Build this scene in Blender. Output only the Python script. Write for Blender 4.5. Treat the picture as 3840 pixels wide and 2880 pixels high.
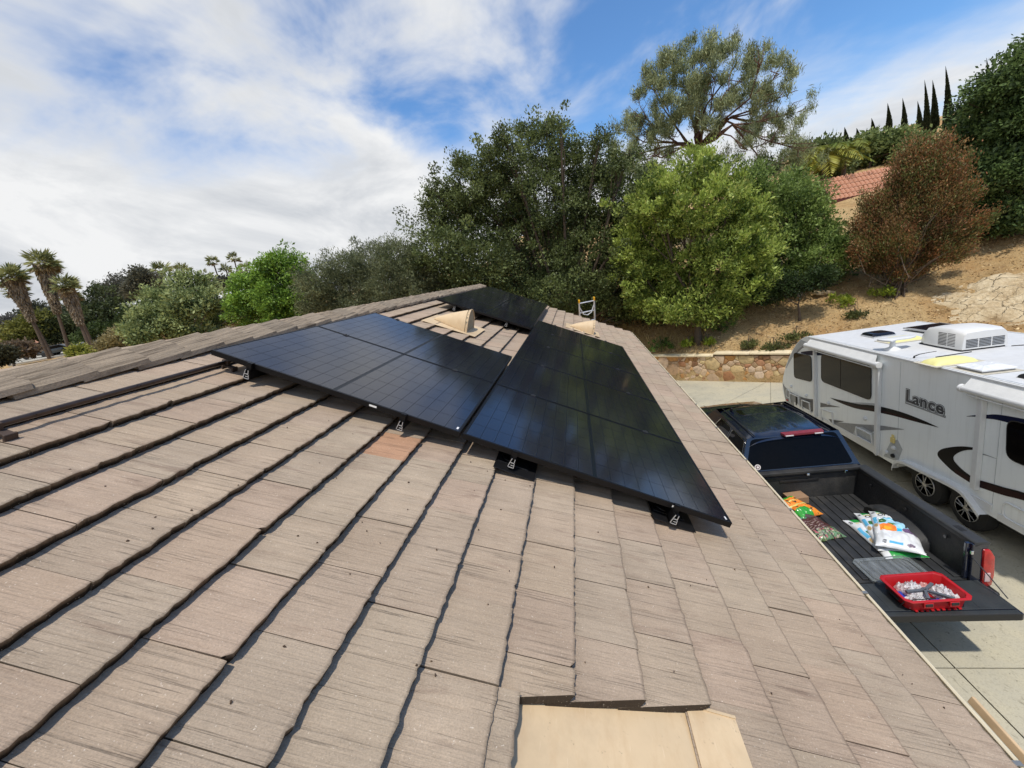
import bpy, bmesh, math, random
import numpy as np
from mathutils import Vector, Matrix, Euler, noise as mnoise

for o in list(bpy.data.objects): bpy.data.objects.remove(o)
S = bpy.context.scene
COL = S.collection
rad = math.radians

# ------------------------------------------------------------------ camera
# world: x = horizontally down the roof slope, y = along the ridge (away), z = up; origin = upper near corner of the array
CAM = Vector((2.3785, -2.2291, 0.0855))
FPX = 397.29
RW = Matrix(((0.972971, 0.146722, -0.178327), (-0.132291, -0.278808, -0.951191), (-0.189279, 0.949073, -0.251862)))
cd = bpy.data.cameras.new('camera'); cam = bpy.data.objects.new('camera', cd); COL.objects.link(cam)
cd.sensor_fit = 'HORIZONTAL'; cd.sensor_width = 36.0; cd.lens = FPX * 36.0 / 1024.0
cd.clip_start = 0.02; cd.clip_end = 5000
xr, yd, fw = (Vector(r).normalized() for r in RW)
fw = fw.normalized(); xr = (xr - fw * xr.dot(fw)).normalized(); up = xr.cross(fw)
M = Matrix((( xr.x, up.x, -fw.x, CAM.x), (xr.y, up.y, -fw.y, CAM.y), (xr.z, up.z, -fw.z, CAM.z), (0, 0, 0, 1)))
cam.matrix_world = M
S.camera = cam

def ray(px, py):
    d = xr * ((px - 512) / FPX) - up * ((py - 384) / FPX) + fw
    return d.normalized()
def at(px, py, r): return CAM + ray(px, py) * r
def mpp(r, px=512, py=384):      # metres per picture pixel at distance r in that direction
    return r / FPX * ray(px, py).dot(fw) ** 1.5

# ------------------------------------------------------------------ sun, sky, exposure
SUN_TILT = math.atan(0.38)
sl = bpy.data.lights.new('sun', 'SUN'); sl.energy = 2.3; sl.angle = rad(1.8); sl.color = (1.0, 0.935, 0.84)
so = bpy.data.objects.new('sun', sl); COL.objects.link(so); so.location = (0, -20, 40); so.rotation_euler = Vector((-0.08, 0.38, -1.0)).to_track_quat('-Z', 'Y').to_euler()

W = bpy.data.worlds.new('World'); S.world = W; W.use_nodes = True
nt = W.node_tree; N = nt.nodes; LK = nt.links
for n in list(N): N.remove(n)
def wn(t, **k):
    n = N.new(t)
    for a, b in k.items(): setattr(n, a, b)
    return n
def wmath(op, a=None, b=None, c=None, clamp=False):
    n = N.new('ShaderNodeMath'); n.operation = op; n.use_clamp = clamp
    for i, v in enumerate((a, b, c)):
        if v is None: continue
        if isinstance(v, (int, float)): n.inputs[i].default_value = v
        else: LK.new(v, n.inputs[i])
    return n.outputs[0]
sky = wn('ShaderNodeTexSky', sky_type='NISHITA', sun_disc=False)
sky.sun_elevation = math.pi / 2 - SUN_TILT; sky.sun_rotation = math.pi - math.atan2(0.08, 0.38)
sky.altitude = 200; sky.air_density = 1.0; sky.dust_density = 0.3; sky.ozone_density = 2.2
tc = wn('ShaderNodeTexCoord')
sp = wn('ShaderNodeSeparateXYZ'); LK.new(tc.outputs['Generated'], sp.inputs[0])
dx, dy, dz = sp.outputs
zc = wmath('ADD', wmath('MAXIMUM', dz, 0.0), 0.22)
cx = wmath('DIVIDE', dx, zc); cy = wmath('DIVIDE', dy, zc)
cb = wn('ShaderNodeCombineXYZ'); LK.new(cx, cb.inputs[0]); LK.new(cy, cb.inputs[1])
def wnoise(scale, detail, rough, rot, stretch, loc, distort=0.0):
    mp = wn('ShaderNodeMapping'); LK.new(cb.outputs[0], mp.inputs[0])
    mp.inputs['Location'].default_value = loc; mp.inputs['Rotation'].default_value = (0, 0, rot); mp.inputs['Scale'].default_value = stretch
    n = wn('ShaderNodeTexNoise'); LK.new(mp.outputs[0], n.inputs['Vector'])
    n.inputs['Scale'].default_value = scale; n.inputs['Detail'].default_value = detail
    n.inputs['Roughness'].default_value = rough; n.inputs['Distortion'].default_value = distort
    return n.outputs[0]
SKX, SKY_ = 3.1, 1.7
MIDX = 4.0
big = wnoise(0.42, 2, 0.5, 0.3, (1.0, 1.0, 1), (SKX, SKY_, 0.0), 0.2)
mid = wnoise(1.9, 6, 0.56, 0.55, (1.0, 0.75, 1), (MIDX, 5.9, 0), 0.3)
strk = wnoise(1.2, 5, 0.6, 0.95, (0.35, 1.5, 1), (4.4, 0.3, 0), 0.4)
# cloud bank lies towards -x (left) and low over the horizon, clearing towards +x
grad = wmath('MULTIPLY', wmath('MINIMUM', wmath('MAXIMUM', cx, -0.75), 1.2), -0.14)
den = wmath('ADD', wmath('ADD', wmath('MULTIPLY', big, 0.40), wmath('MULTIPLY', mid, 0.85)), wmath('MULTIPLY', strk, 0.30))
den = wmath('ADD', den, grad)
lowr = wn('ShaderNodeMapRange', interpolation_type='SMOOTHSTEP'); LK.new(wmath('ADD', dz, wmath('MULTIPLY', wmath('SUBTRACT', mid, 0.5), 0.25)), lowr.inputs[0])
lowr.inputs[1].default_value = 0.33; lowr.inputs[2].default_value = 0.10; lowr.inputs[3].default_value = 0.0; lowr.inputs[4].default_value = 0.36
low = lowr.outputs[0]
den = wmath('ADD', den, low)
mr = wn('ShaderNodeMapRange', interpolation_type='SMOOTHSTEP'); LK.new(den, mr.inputs[0])
mr.inputs[1].default_value = 0.675; mr.inputs[2].default_value = 0.94
thick = wn('ShaderNodeMapRange', interpolation_type='SMOOTHSTEP'); LK.new(den, thick.inputs[0])
thick.inputs[1].default_value = 0.74; thick.inputs[2].default_value = 1.02
soft = wnoise(1.5, 7, 0.62, 0.4, (1, 0.7, 1), (7, 2, 0), 0.5)
tk = wmath('MULTIPLY', thick.outputs[0], wmath('MULTIPLY', wmath('SUBTRACT', soft, 0.40), 4.5, clamp=True), clamp=True)
ccol = wn('ShaderNodeMix', data_type='RGBA'); LK.new(tk, ccol.inputs['Factor'])
ccol.inputs['A'].default_value = (0.59, 0.595, 0.60, 1); ccol.inputs['B'].default_value = (0.385, 0.405, 0.435, 1)
skm = wn('ShaderNodeMix', data_type='RGBA', blend_type='MULTIPLY'); skm.inputs['Factor'].default_value = 1.0
LK.new(sky.outputs[0], skm.inputs['A']); skm.inputs['B'].default_value = (0.068, 0.096, 0.118, 1)
mx = wn('ShaderNodeMix', data_type='RGBA'); LK.new(mr.outputs[0], mx.inputs['Factor'])
LK.new(skm.outputs['Result'], mx.inputs['A']); LK.new(ccol.outputs['Result'], mx.inputs['B'])
bg = wn('ShaderNodeBackground'); bg.inputs['Strength'].default_value = 1.0; LK.new(mx.outputs['Result'], bg.inputs[0])
wo = wn('ShaderNodeOutputWorld'); LK.new(bg.outputs[0], wo.inputs[0])

S.view_settings.view_transform = 'Standard'; S.view_settings.look = 'None'
S.view_settings.exposure = 0.60; S.view_settings.gamma = 1.0; S.view_settings.use_curve_mapping = False
S.render.engine = 'CYCLES'
S.cycles.max_bounces = 6; S.cycles.transparent_max_bounces = 8; S.cycles.caustics_reflective = False; S.cycles.caustics_refractive = False

# ------------------------------------------------------------------ materials
def lin(r, g, b):
    f = lambda c: (c / 12.92 if c <= 0.04045 else ((c + 0.055) / 1.055) ** 2.4)
    return (f(r / 255), f(g / 255), f(b / 255))
MATS = {}
class NT:
    def __init__(s, m): s.t = m.node_tree; s.n = s.t.nodes; s.l = s.t.links
    def new(s, t, **k):
        n = s.n.new(t)
        for a, b in k.items(): setattr(n, a, b)
        return n
    def math(s, op, a, b=None, clamp=False):
        n = s.n.new('ShaderNodeMath'); n.operation = op; n.use_clamp = clamp
        for i, v in enumerate((a, b)):
            if v is None: continue
            if isinstance(v, (int, float)): n.inputs[i].default_value = v
            else: s.l.new(v, n.inputs[i])
        return n.outputs[0]
    def noise(s, vec, scale, detail=4, rough=0.55, dist=0.0):
        n = s.new('ShaderNodeTexNoise'); s.l.new(vec, n.inputs['Vector'])
        n.inputs['Scale'].default_value = scale; n.inputs['Detail'].default_value = detail
        n.inputs['Roughness'].default_value = rough; n.inputs['Distortion'].default_value = dist
        return n.outputs[0]
    def ramp(s, fac, stops):
        n = s.new('ShaderNodeValToRGB'); s.l.new(fac, n.inputs[0]); e = n.color_ramp.elements
        while len(e) < len(stops): e.new(0.5)
        for i, (p, c) in enumerate(stops): e[i].position = p; e[i].color = (*c, 1) if len(c) == 3 else c
        return n.outputs[0]
    def mapping(s, vec, scale=(1, 1, 1), rot=(0, 0, 0), loc=(0, 0, 0)):
        n = s.new('ShaderNodeMapping'); s.l.new(vec, n.inputs[0])
        n.inputs['Scale'].default_value = scale; n.inputs['Rotation'].default_value = rot; n.inputs['Location'].default_value = loc
        return n.outputs[0]
    def mix(s, fac, a, b, mode='MIX'):
        n = s.new('ShaderNodeMix', data_type='RGBA', blend_type=mode)
        for k, v in (('Factor', fac), ('A', a), ('B', b)):
            i = n.inputs[k]
            if isinstance(v, (int, float)): i.default_value = v
            elif isinstance(v, tuple): i.default_value = (*v, 1) if len(v) == 3 else v
            else: s.l.new(v, i)
        return n.outputs['Result']
    def bump(s, h, strength, dist):
        n = s.new('ShaderNodeBump'); s.l.new(h, n.inputs['Height']); n.inputs['Strength'].default_value = strength
        n.inputs['Distance'].default_value = dist
        return n.outputs[0]
def base_mat(name):
    m = bpy.data.materials.new(name); m.use_nodes = True; MATS[name] = m
    t = NT(m); p = t.n['Principled BSDF']
    return m, t, p
def mat(name, col, rough=0.6, metal=0.0, vary=0.15, scale=12.0, bump=0.0, coat=0.0, spec=0.5, dirt=None, coord='Object'):
    """plain material with a little procedural unevenness in colour, gloss and relief"""
    m, t, p = base_mat(name)
    v = t.new('ShaderNodeTexCoord').outputs[coord]
    n = t.noise(v, scale, 5, 0.6)
    lo = tuple(max(0, c * (1 - vary)) for c in col); hi = tuple(c * (1 + vary) for c in col)
    c = t.ramp(n, [(0.3, lo), (0.7, hi)])
    if dirt:
        d = t.ramp(t.noise(v, scale * 0.35, 6, 0.65), [(0.5, (0, 0, 0)), (0.72, (1, 1, 1))])
        c = t.mix(t.math('MULTIPLY', d, dirt[1]), c, dirt[0])
    t.l.new(c, p.inputs['Base Color'])
    rr = t.math('ADD', t.math('MULTIPLY', n, 0.16), rough - 0.08, True); t.l.new(rr, p.inputs['Roughness'])
    p.inputs['Metallic'].default_value = metal; p.inputs['Coat Weight'].default_value = coat; p.inputs['Coat Roughness'].default_value = 0.04
    p.inputs['Specular IOR Level'].default_value = spec
    if bump: t.l.new(t.bump(t.noise(v, scale * 6, 4, 0.6), bump, 0.01), p.inputs['Normal'])
    return m
def attr_mat(name, rough=0.6, trans=0.0, spec=0.3, bump=0, bscale=60, coat=0.0, noisy=0.0):
    m, t, p = base_mat(name)
    a = t.new('ShaderNodeAttribute', attribute_name='Col').outputs['Color']
    if noisy:
        v = t.new('ShaderNodeTexCoord').outputs['Object']
        a = t.mix(1.0, a, t.ramp(t.noise(v, bscale, 5, 0.6), [(0.25, (1 - noisy,) * 3), (0.75, (1 + noisy,) * 3)]), 'MULTIPLY')
    t.l.new(a, p.inputs['Base Color']); p.inputs['Roughness'].default_value = rough; p.inputs['Specular IOR Level'].default_value = spec
    p.inputs['Coat Weight'].default_value = coat
    if bump: t.l.new(t.bump(t.noise(t.new('ShaderNodeTexCoord').outputs['Object'], bscale, 5, 0.6), bump, 0.01), p.inputs['Normal'])
    if trans:
        tr = t.new('ShaderNodeBsdfTranslucent'); t.l.new(a, tr.inputs[0])
        ms = t.new('ShaderNodeMixShader'); ms.inputs[0].default_value = trans
        t.l.new(p.outputs[0], ms.inputs[1]); t.l.new(tr.outputs[0], ms.inputs[2]); t.l.new(ms.outputs[0], t.n['Material Output'].inputs[0])
    return m

# ------------------------------------------------------------------ object helpers
def link(name, me, material=None, parent=None):
    o = bpy.data.objects.new(name, me); COL.objects.link(o)
    if material is not None and me is not None and not me.materials: me.materials.append(material)
    if parent is not None: o.parent = parent
    return o
def tag(o, label=None, cat=None, group=None, kind=None):
    if label: o['label'] = label
    if cat: o['category'] = cat
    if group: o['group'] = group
    if kind: o['kind'] = kind
    return o
def thing(name, label, cat, loc=(0, 0, 0), rot=(0, 0, 0), group=None):
    o = bpy.data.objects.new(name, None); COL.objects.link(o); o.location = loc; o.rotation_euler = rot
    o.empty_display_size = 0.1
    return tag(o, label, cat, group)
def shade(me, ang=35):
    n = len(me.polygons); me.polygons.foreach_set('use_smooth', [True] * n)
    try: me.set_sharp_from_angle(angle=rad(ang))
    except Exception: pass
class MB:
    """collects shapes, then builds ONE mesh object"""
    def __init__(s): s.v = []; s.f = []; s.c = []
    def add(s, vs, fs, col=None):
        o = len(s.v); s.v += [tuple(v) for v in vs]; s.f += [tuple(i + o for i in f) for f in fs]; s.c += [col] * len(vs); return s
    def box(s, c, d, rot=None, col=None):
        x, y, z = (k / 2 for k in d); vs = [Vector((a, b, e)) for a in (-x, x) for b in (-y, y) for e in (-z, z)]
        if rot: R = Euler(rot).to_matrix(); vs = [R @ v for v in vs]
        vs = [v + Vector(c) for v in vs]
        return s.add(vs, [(0, 1, 3, 2), (4, 6, 7, 5), (0, 4, 5, 1), (2, 3, 7, 6), (0, 2, 6, 4), (1, 5, 7, 3)], col)
    def tube(s, pts, r, n=8, caps=True, col=None):
        pts = [Vector(p) for p in pts]; rs = r if isinstance(r, (list, tuple)) else [r] * len(pts)
        vs = []; fs = []; m = len(pts); a = None
        for i, p in enumerate(pts):
            t = (pts[min(i + 1, m - 1)] - pts[max(i - 1, 0)]).normalized()
            if a is None: a = t.orthogonal().normalized()
            else: a = (a - t * a.dot(t)); a = a.normalized() if a.length > 1e-6 else t.orthogonal().normalized()
            b = t.cross(a)
            for k in range(n):
                w = 2 * math.pi * k / n; vs.append(p + (a * math.cos(w) + b * math.sin(w)) * rs[i])
        for i in range(m - 1):
            for k in range(n): fs.append((i * n + k, i * n + (k + 1) % n, (i + 1) * n + (k + 1) % n, (i + 1) * n + k))
        if caps: fs.append(tuple(range(n - 1, -1, -1))); fs.append(tuple((m - 1) * n + k for k in range(n)))
        return s.add(vs, fs, col)
    def prism(s, poly, a, b, axis='x', col=None):
        """poly in the plane of the two other axes, extruded from a to b along axis"""
        n = len(poly)
        mk = {'x': lambda p, t: (t, p[0], p[1]), 'y': lambda p, t: (p[0], t, p[1]), 'z': lambda p, t: (p[0], p[1], t)}[axis]
        vs = [mk(p, a) for p in poly] + [mk(p, b) for p in poly]
        fs = [tuple(range(n)), tuple(range(2 * n - 1, n - 1, -1))] + [(i, n + i, n + (i + 1) % n, (i + 1) % n) for i in range(n)]
        return s.add(vs, fs, col)
    def lathe(s, prof, c=(0, 0, 0), n=20, axis='z', col=None):
        vs = []; fs = []; m = len(prof)
        for (r, h) in prof:
            for k in range(n):
                w = 2 * math.pi * k / n; x, y = r * math.cos(w), r * math.sin(w)
                p = {'z': (x, y, h), 'x': (h, x, y), 'y': (x, h, y)}[axis]
                vs.append((p[0] + c[0], p[1] + c[1], p[2] + c[2]))
        for i in range(m - 1):
            for k in range(n): fs.append((i * n + k, i * n + (k + 1) % n, (i + 1) * n + (k + 1) % n, (i + 1) * n + k))
        fs.append(tuple(range(n - 1, -1, -1))); fs.append(tuple((m - 1) * n + k for k in range(n)))
        return s.add(vs, fs, col)
    def grid(s, rows, closed=False, col=None):
        """rows: list of equal-length point lists"""
        n = len(rows[0]); vs = [p for r in rows for p in r]; fs = []
        for i in range(len(rows) - 1):
            for k in range(n if closed else n - 1): fs.append((i * n + k, i * n + (k + 1) % n, (i + 1) * n + (k + 1) % n, (i + 1) * n + k))
        return s.add(vs, fs, col)
    def mesh(s, name, smooth=None, bevel=0, recalc=True):
        me = bpy.data.meshes.new(name); me.from_pydata(s.v, [], s.f)
        if any(c is not None for c in s.c):
            at_ = me.color_attributes.new('Col', 'FLOAT_COLOR', 'POINT')
            at_.data.foreach_set('color', [x for c in s.c for x in ((*c, 1.0) if c is not None else (.5, .5, .5, 1))])
        if recalc or bevel:
            bm = bmesh.new(); bm.from_mesh(me)
            if recalc: bmesh.ops.recalc_face_normals(bm, faces=bm.faces)
            if bevel:
                bm.normal_update()
                es = [e for e in bm.edges if len(e.link_faces) == 2 and e.calc_face_angle(0) > 0.5]
                bmesh.ops.bevel(bm, geom=es, offset=bevel, segments=2, affect='EDGES', profile=0.5, clamp_overlap=True)
            bm.to_mesh(me); bm.free()
        if smooth: shade(me, smooth)
        return me
    def build(s, name, material, parent=None, smooth=None, bevel=0, recalc=True):
        return link(name, s.mesh(name, smooth, bevel, recalc), material, parent)
def text_mesh(txt, size, offset=0.0, extrude=0.0, shear=0.0, spacing=1.0):
    cu = bpy.data.curves.new('lettering', 'FONT'); cu.body = txt; cu.size = size; cu.offset = offset; cu.extrude = extrude; cu.shear = shear
    cu.space_character = spacing; cu.resolution_u = 4
    o = bpy.data.objects.new('lettering', cu); COL.objects.link(o)
    dg = bpy.context.evaluated_depsgraph_get(); me = bpy.data.meshes.new_from_object(o.evaluated_get(dg))
    bpy.data.objects.remove(o); bpy.data.curves.remove(cu)
    return me
def leaf_mesh(name, P, D, Ln, Wd, C, seed=0, up_bias=0.0):
    """N rhombic leaves: centre P, long axis D, length Ln, width Wd, colour C"""
    rng = np.random.default_rng(seed); n = len(P)
    D = D / (np.linalg.norm(D, axis=1, keepdims=True) + 1e-9)
    Rv = rng.normal(size=(n, 3)); Rv[:, 2] *= (1 - up_bias)
    Sd = np.cross(D, Rv); Sd /= (np.linalg.norm(Sd, axis=1, keepdims=True) + 1e-9)
    Ln = np.broadcast_to(np.asarray(Ln, float), (n,))[:, None]; Wd = np.broadcast_to(np.asarray(Wd, float), (n,))[:, None]
    V = np.empty((n, 4, 3)); V[:, 0] = P - D * Ln / 2; V[:, 1] = P + Sd * Wd / 2 + D * Ln * 0.05; V[:, 2] = P + D * Ln / 2; V[:, 3] = P - Sd * Wd / 2 + D * Ln * 0.05
    me = bpy.data.meshes.new(name)
    me.vertices.add(4 * n); me.vertices.foreach_set('co', V.astype(np.float32).ravel())
    me.loops.add(4 * n); me.loops.foreach_set('vertex_index', np.arange(4 * n, dtype=np.int32))
    me.polygons.add(n); me.polygons.foreach_set('loop_start', np.arange(0, 4 * n, 4, dtype=np.int32))
    me.polygons.foreach_set('loop_total', np.full(n, 4, dtype=np.int32))
    a = me.color_attributes.new('Col', 'FLOAT_COLOR', 'POINT')
    c4 = np.ones((n, 4, 4), np.float32); c4[:, :, :3] = np.asarray(C)[:, None, :]
    a.data.foreach_set('color', c4.ravel()); me.update(calc_edges=True); me.validate()
    return me
# ================================================================== SETTING: ground, driveway, hillside
ROOF_A = rad(26.565); CA, SA = math.cos(ROOF_A), math.sin(ROOF_A)
def RF(u, v, n): return Vector((u * CA + n * SA, v, -u * SA + n * CA))
W0 = Vector((9.85, 14.15, 0)); WD = Vector((0.829, -0.559, 0)); WN = Vector((0.559, 0.829, 0))
def sd(x, y): p = Vector((x, y, 0)) - W0; return p.dot(WD), p.dot(WN)
def sm(a, b, x): t = min(1, max(0, (x - a) / (b - a))); return t * t * (3 - 2 * t)
def gdrive(y): return -5.33 - 0.035 * (max(-15, min(y, 24)) - 4)
def hillh(d):
    if d < 7: return 0.45 * d
    if d < 45: return 3.15 + 0.25 * (d - 7)
    return 12.65 + 0.08 * (d - 45)
def zleft(x, y):
    r = math.hypot(x, y)
    return -6.2 + 6.4 * sm(12, 44, r) + 0.015 * max(0, min(r, 85) - 44) + 0.085 * max(0, min(r, 112) - 85) + 0.05 * max(0, min(r, 300) - 112)
def ground_z(x, y):
    s, d = sd(x, y)
    wl = sm(-26, -4, x)
    bump = 0.10 * mnoise.noise(Vector((x * 0.35, y * 0.35, 1.3))) + 0.35 * mnoise.noise(Vector((x * 0.08, y * 0.08, 4.1)))
    if d >= -0.001: right = -4.66 + hillh(d) + bump * sm(0.2, 4, d)
    else: right = gdrive(y) - 0.05
    zl = zleft(x, y) + bump * 0.6
    return zl * (1 - wl) + right * wl
def axis_vals(fine_lo, fine_hi, step, far):
    v = list(np.arange(fine_lo, fine_hi + 1e-6, step)); a = v[0]; b = v[-1]; st = step
    lo = []; hi = []
    while a > -far: st *= 1.35; a -= st; lo.append(a)
    st = step
    while b < far: st *= 1.35; b += st; hi.append(b)
    return lo[::-1] + v + hi
ss = axis_vals(-45, 30, 0.6, 900)
dd_hi = [x for x in axis_vals(0.6, 30, 0.5, 900) if x > 0]; dd_lo = [-x for x in axis_vals(0.6, 20, 1.2, 900) if x > 0][::-1]
dds = dd_lo + [-0.06, 0.0] + dd_hi
rows = []
for d in dds:
    row = []
    for s in ss:
        p = W0 + WD * s + WN * d; row.append((p.x, p.y, ground_z(p.x, p.y)))
    rows.append(row)
# soil and dry litter
m, t, p = base_mat('soil')
v = t.new('ShaderNodeNewGeometry').outputs['Position']
n1 = t.noise(v, 0.28, 5, 0.6); n2 = t.noise(v, 5.0, 8, 0.72); n3 = t.noise(v, 26.0, 4, 0.7)
c = t.ramp(n1, [(0.34, lin(212, 186, 138)), (0.5, lin(206, 174, 124)), (0.62, lin(192, 152, 102))])
c = t.mix(t.ramp(n2, [(0.42, (0, 0, 0)), (0.60, (1, 1, 1))]), c, t.mix(0.5, c, lin(205, 178, 134)))
c = t.mix(t.math('MULTIPLY', t.ramp(n3, [(0.54, (0, 0, 0)), (0.66, (1, 1, 1))]), 0.65), c, lin(104, 78, 50))
c = t.mix(t.math('MULTIPLY', t.ramp(t.noise(t.mapping(v, (1, 1, 1), loc=(5, 2, 1)), 2.2, 8, .75), [(0.50, (0, 0, 0)), (0.64, (1, 1, 1))]), 0.45), c, lin(140, 108, 72))
c = t.mix(t.math('MULTIPLY', t.ramp(t.noise(v, 1.1, 6, .7), [(0.55, (0, 0, 0)), (0.72, (1, 1, 1))]), 0.5), c, lin(110, 92, 58))
t.l.new(c, p.inputs['Base Color']); p.inputs['Roughness'].default_value = 0.95; p.inputs['Specular IOR Level'].default_value = 0.1
t.l.new(t.bump(t.math('ADD', n2, t.math('MULTIPLY', n3, 0.7)), 1.0, 0.12), p.inputs['Normal'])
gm = MB().grid(rows); g = gm.build('ground', MATS['soil'], smooth=60, recalc=False); tag(g, 'dry tan hillside soil with leaf litter', kind='structure')

# ---------------- driveway: concrete slabs with cut joints
m, t, p = base_mat('concrete')
v = t.new('ShaderNodeNewGeometry').outputs['Position']
n1 = t.noise(v, 0.7, 7, 0.66); n2 = t.noise(t.mapping(v, (7, 3.5, 1)), 1.6, 6, 0.75, 0.8); n3 = t.noise(v, 45, 3, 0.6)
c = t.ramp(n1, [(0.32, lin(164, 160, 144)), (0.5, lin(180, 174, 154)), (0.68, lin(190, 182, 156))])
c = t.mix(t.math('MULTIPLY', t.ramp(n2, [(0.57, (0, 0, 0)), (0.68, (1, 1, 1))]), 0.65), c, lin(108, 102, 86))
c = t.mix(t.math('MULTIPLY', t.ramp(t.noise(t.mapping(v, (1, .6, 1), loc=(3, 1, 0)), 1.3, 6, .7), [(0.50, (0, 0, 0)), (0.72, (1, 1, 1))]), 0.35), c, lin(150, 152, 142))
c = t.mix(t.math('MULTIPLY', t.ramp(n3, [(0.35, (1, 1, 1)), (0.5, (0, 0, 0))]), 0.2), c, lin(120, 112, 95))
c = t.mix(t.math('MULTIPLY', t.ramp(t.noise(v, 0.9, 4, .5, 1.5), [(0.60, (0, 0, 0)), (0.70, (1, 1, 1))]), .3), c, lin(118, 112, 100))
c = t.mix(t.math('MULTIPLY', t.ramp(t.noise(t.mapping(v, (9, 14, 1), rot=(0, 0, .6)), 1.3, 3, .7, 1.2), [(0.66, (0, 0, 0)), (0.70, (1, 1, 1))]), .7), c, lin(84, 78, 64))
t.l.new(c, p.inputs['Base Color']); p.inputs['Roughness'].default_value = 0.85
t.l.new(t.bump(t.math('ADD', n2, n3), 0.35, 0.01), p.inputs['Normal'])
joint = mat('joint_dirt', lin(108, 100, 84), 0.95)
def clip(poly, n, k):      # keep n.p <= k
    out = []
    for i in range(len(poly)):
        a, b = Vector(poly[i]), Vector(poly[(i + 1) % len(poly)]); da, db = a.dot(n) - k, b.dot(n) - k
        if da <= 0: out.append(a)
        if da * db < 0: out.append(a + (b - a) * (da / (da - db)))
    return out
def inset(poly, e):
    """shrink a convex counter-clockwise polygon"""
    out = [Vector(q) for q in poly]; n = len(poly); src = [Vector(q) for q in poly]
    for i in range(n):
        a, b = src[i], src[(i + 1) % n]; d = b - a
        if d.length < 1e-6: continue
        nn = Vector((d.y, -d.x)).normalized(); out = clip(out, nn, a.dot(nn) - e)
        if len(out) < 3: return []
    return out
wn2 = Vector((WN.x, WN.y)); wk = Vector((W0.x, W0.y)).dot(wn2) - 0.03
drive_area = clip([Vector(q) for q in ((3.35, -14), (22, -14), (22, 26), (3.35, 26))], wn2, wk)
drv = MB().add([(q.x, q.y, gdrive(q.y) - 0.03) for q in drive_area], [tuple(range(len(drive_area)))]).build('driveway', joint, recalc=False)
tag(drv, 'pale concrete driveway cut into slabs', kind='structure')
xs = [3.35, 6.17, 9.1, 12.1, 15.2, 22]; quads_ = []; ys = [-14, -10.2, -6.4, -2.2, 2.09, 6.3, 10.4]
R45 = Matrix.Rotation(rad(42.4), 2)
quads_ = [(xs[i], xs[i + 1], ys[j], ys[j + 1]) for i in range(len(xs) - 1) for j in range(len(ys) - 1)] + [(3.35, 22, 10.4, 26)]
if True:
    for (xa, xb, ya, yb) in quads_:
        q = clip([Vector(a) for a in ((xa, ya), (xb, ya), (xb, yb), (xa, yb))], wn2, wk)
        if len(q) < 3: continue
        pieces = [q]
        if ya >= 10: # diagonal cut towards the wall
            dn = Vector((0.674, -0.739)); kk = Vector((9.03, 14.21)).dot(dn)
            pieces = [clip(q, dn, kk), clip(q, -dn, -kk)]
        for pc in pieces:
            if len(pc) < 3: continue
            area = sum(pc[k].x * pc[(k + 1) % len(pc)].y - pc[(k + 1) % len(pc)].x * pc[k].y for k in range(len(pc)))
            if area < 0: pc = pc[::-1]
            pc = inset(pc, 0.008)
            if len(pc) < 3: continue
            b = MB(); n = len(pc)
            b.add([(a.x, a.y, gdrive(a.y)) for a in pc] + [(a.x, a.y, gdrive(a.y) - 0.03) for a in pc], [tuple(range(n))] + [(k, n + k, n + (k + 1) % n, (k + 1) % n) for k in range(n)])
            b.build('slab', MATS['concrete'], drv)

# ---------------- retaining wall of irregular stones
WALL_L = MB
wall = thing('stone_retaining_wall', 'low retaining wall of irregular tan and rust stones with cream capstones', 'wall', (W0.x, W0.y, 0), (0, 0, math.atan2(WD.y, WD.x)))
def wbot(s): p_ = W0 + WD * s; return gdrive(p_.y) - 0.12
mortar = mat('mortar', lin(92, 70, 50), 0.95, vary=0.25, scale=8)
SW0, SW1 = -9.0, 13.0
def wtop(s): return -4.64 if s < -2.55 else -4.55
core = MB()
for (a, b_) in ((SW0, -2.55), (-2.55, SW1)):
    vs = []
    for s in (a, b_):
        z = wtop((a + b_) / 2)
        vs += [(s, 0.03, wbot(s)), (s, 0.03, z), (s, 0.36, z), (s, 0.36, wbot(s))]
    core.add(vs, [(0, 1, 2, 3), (7, 6, 5, 4), (0, 4, 5, 1), (1, 5, 6, 2), (2, 6, 7, 3), (3, 7, 4, 0)])
core.build('mortar_core', mortar, wall)
m, t, p = base_mat('wall_stone')
oi = t.new('ShaderNodeObjectInfo'); v = t.new('ShaderNodeNewGeometry').outputs['Position']
c = t.ramp(oi.outputs['Random'], [(0.0, lin(196, 160, 126)), (0.14, lin(214, 188, 156)), (0.28, lin(160, 112, 76)), (0.42, lin(216, 192, 142)), (0.55, lin(136, 100, 72)), (0.68, lin(198, 146, 84)), (0.8, lin(222, 198, 172)), (0.92, lin(158, 128, 92)), (1.0, lin(188, 134, 102))])
n2 = t.noise(v, 9, 7, 0.7); n3 = t.noise(v, 55, 4, 0.6)
c = t.mix(1.0, c, t.ramp(n2, [(0.28, (0.55, 0.5, 0.46)), (0.5, (1, 1, 1)), (0.75, (1.18, 1.15, 1.05))]), 'MULTIPLY')
t.l.new(c, p.inputs['Base Color']); p.inputs['Roughness'].default_value = 0.85
t.l.new(t.bump(t.math('ADD', n2, t.math('MULTIPLY', n3, 0.4)), 0.7, 0.02), p.inputs['Normal'])
rs = random.Random(11)
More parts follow.
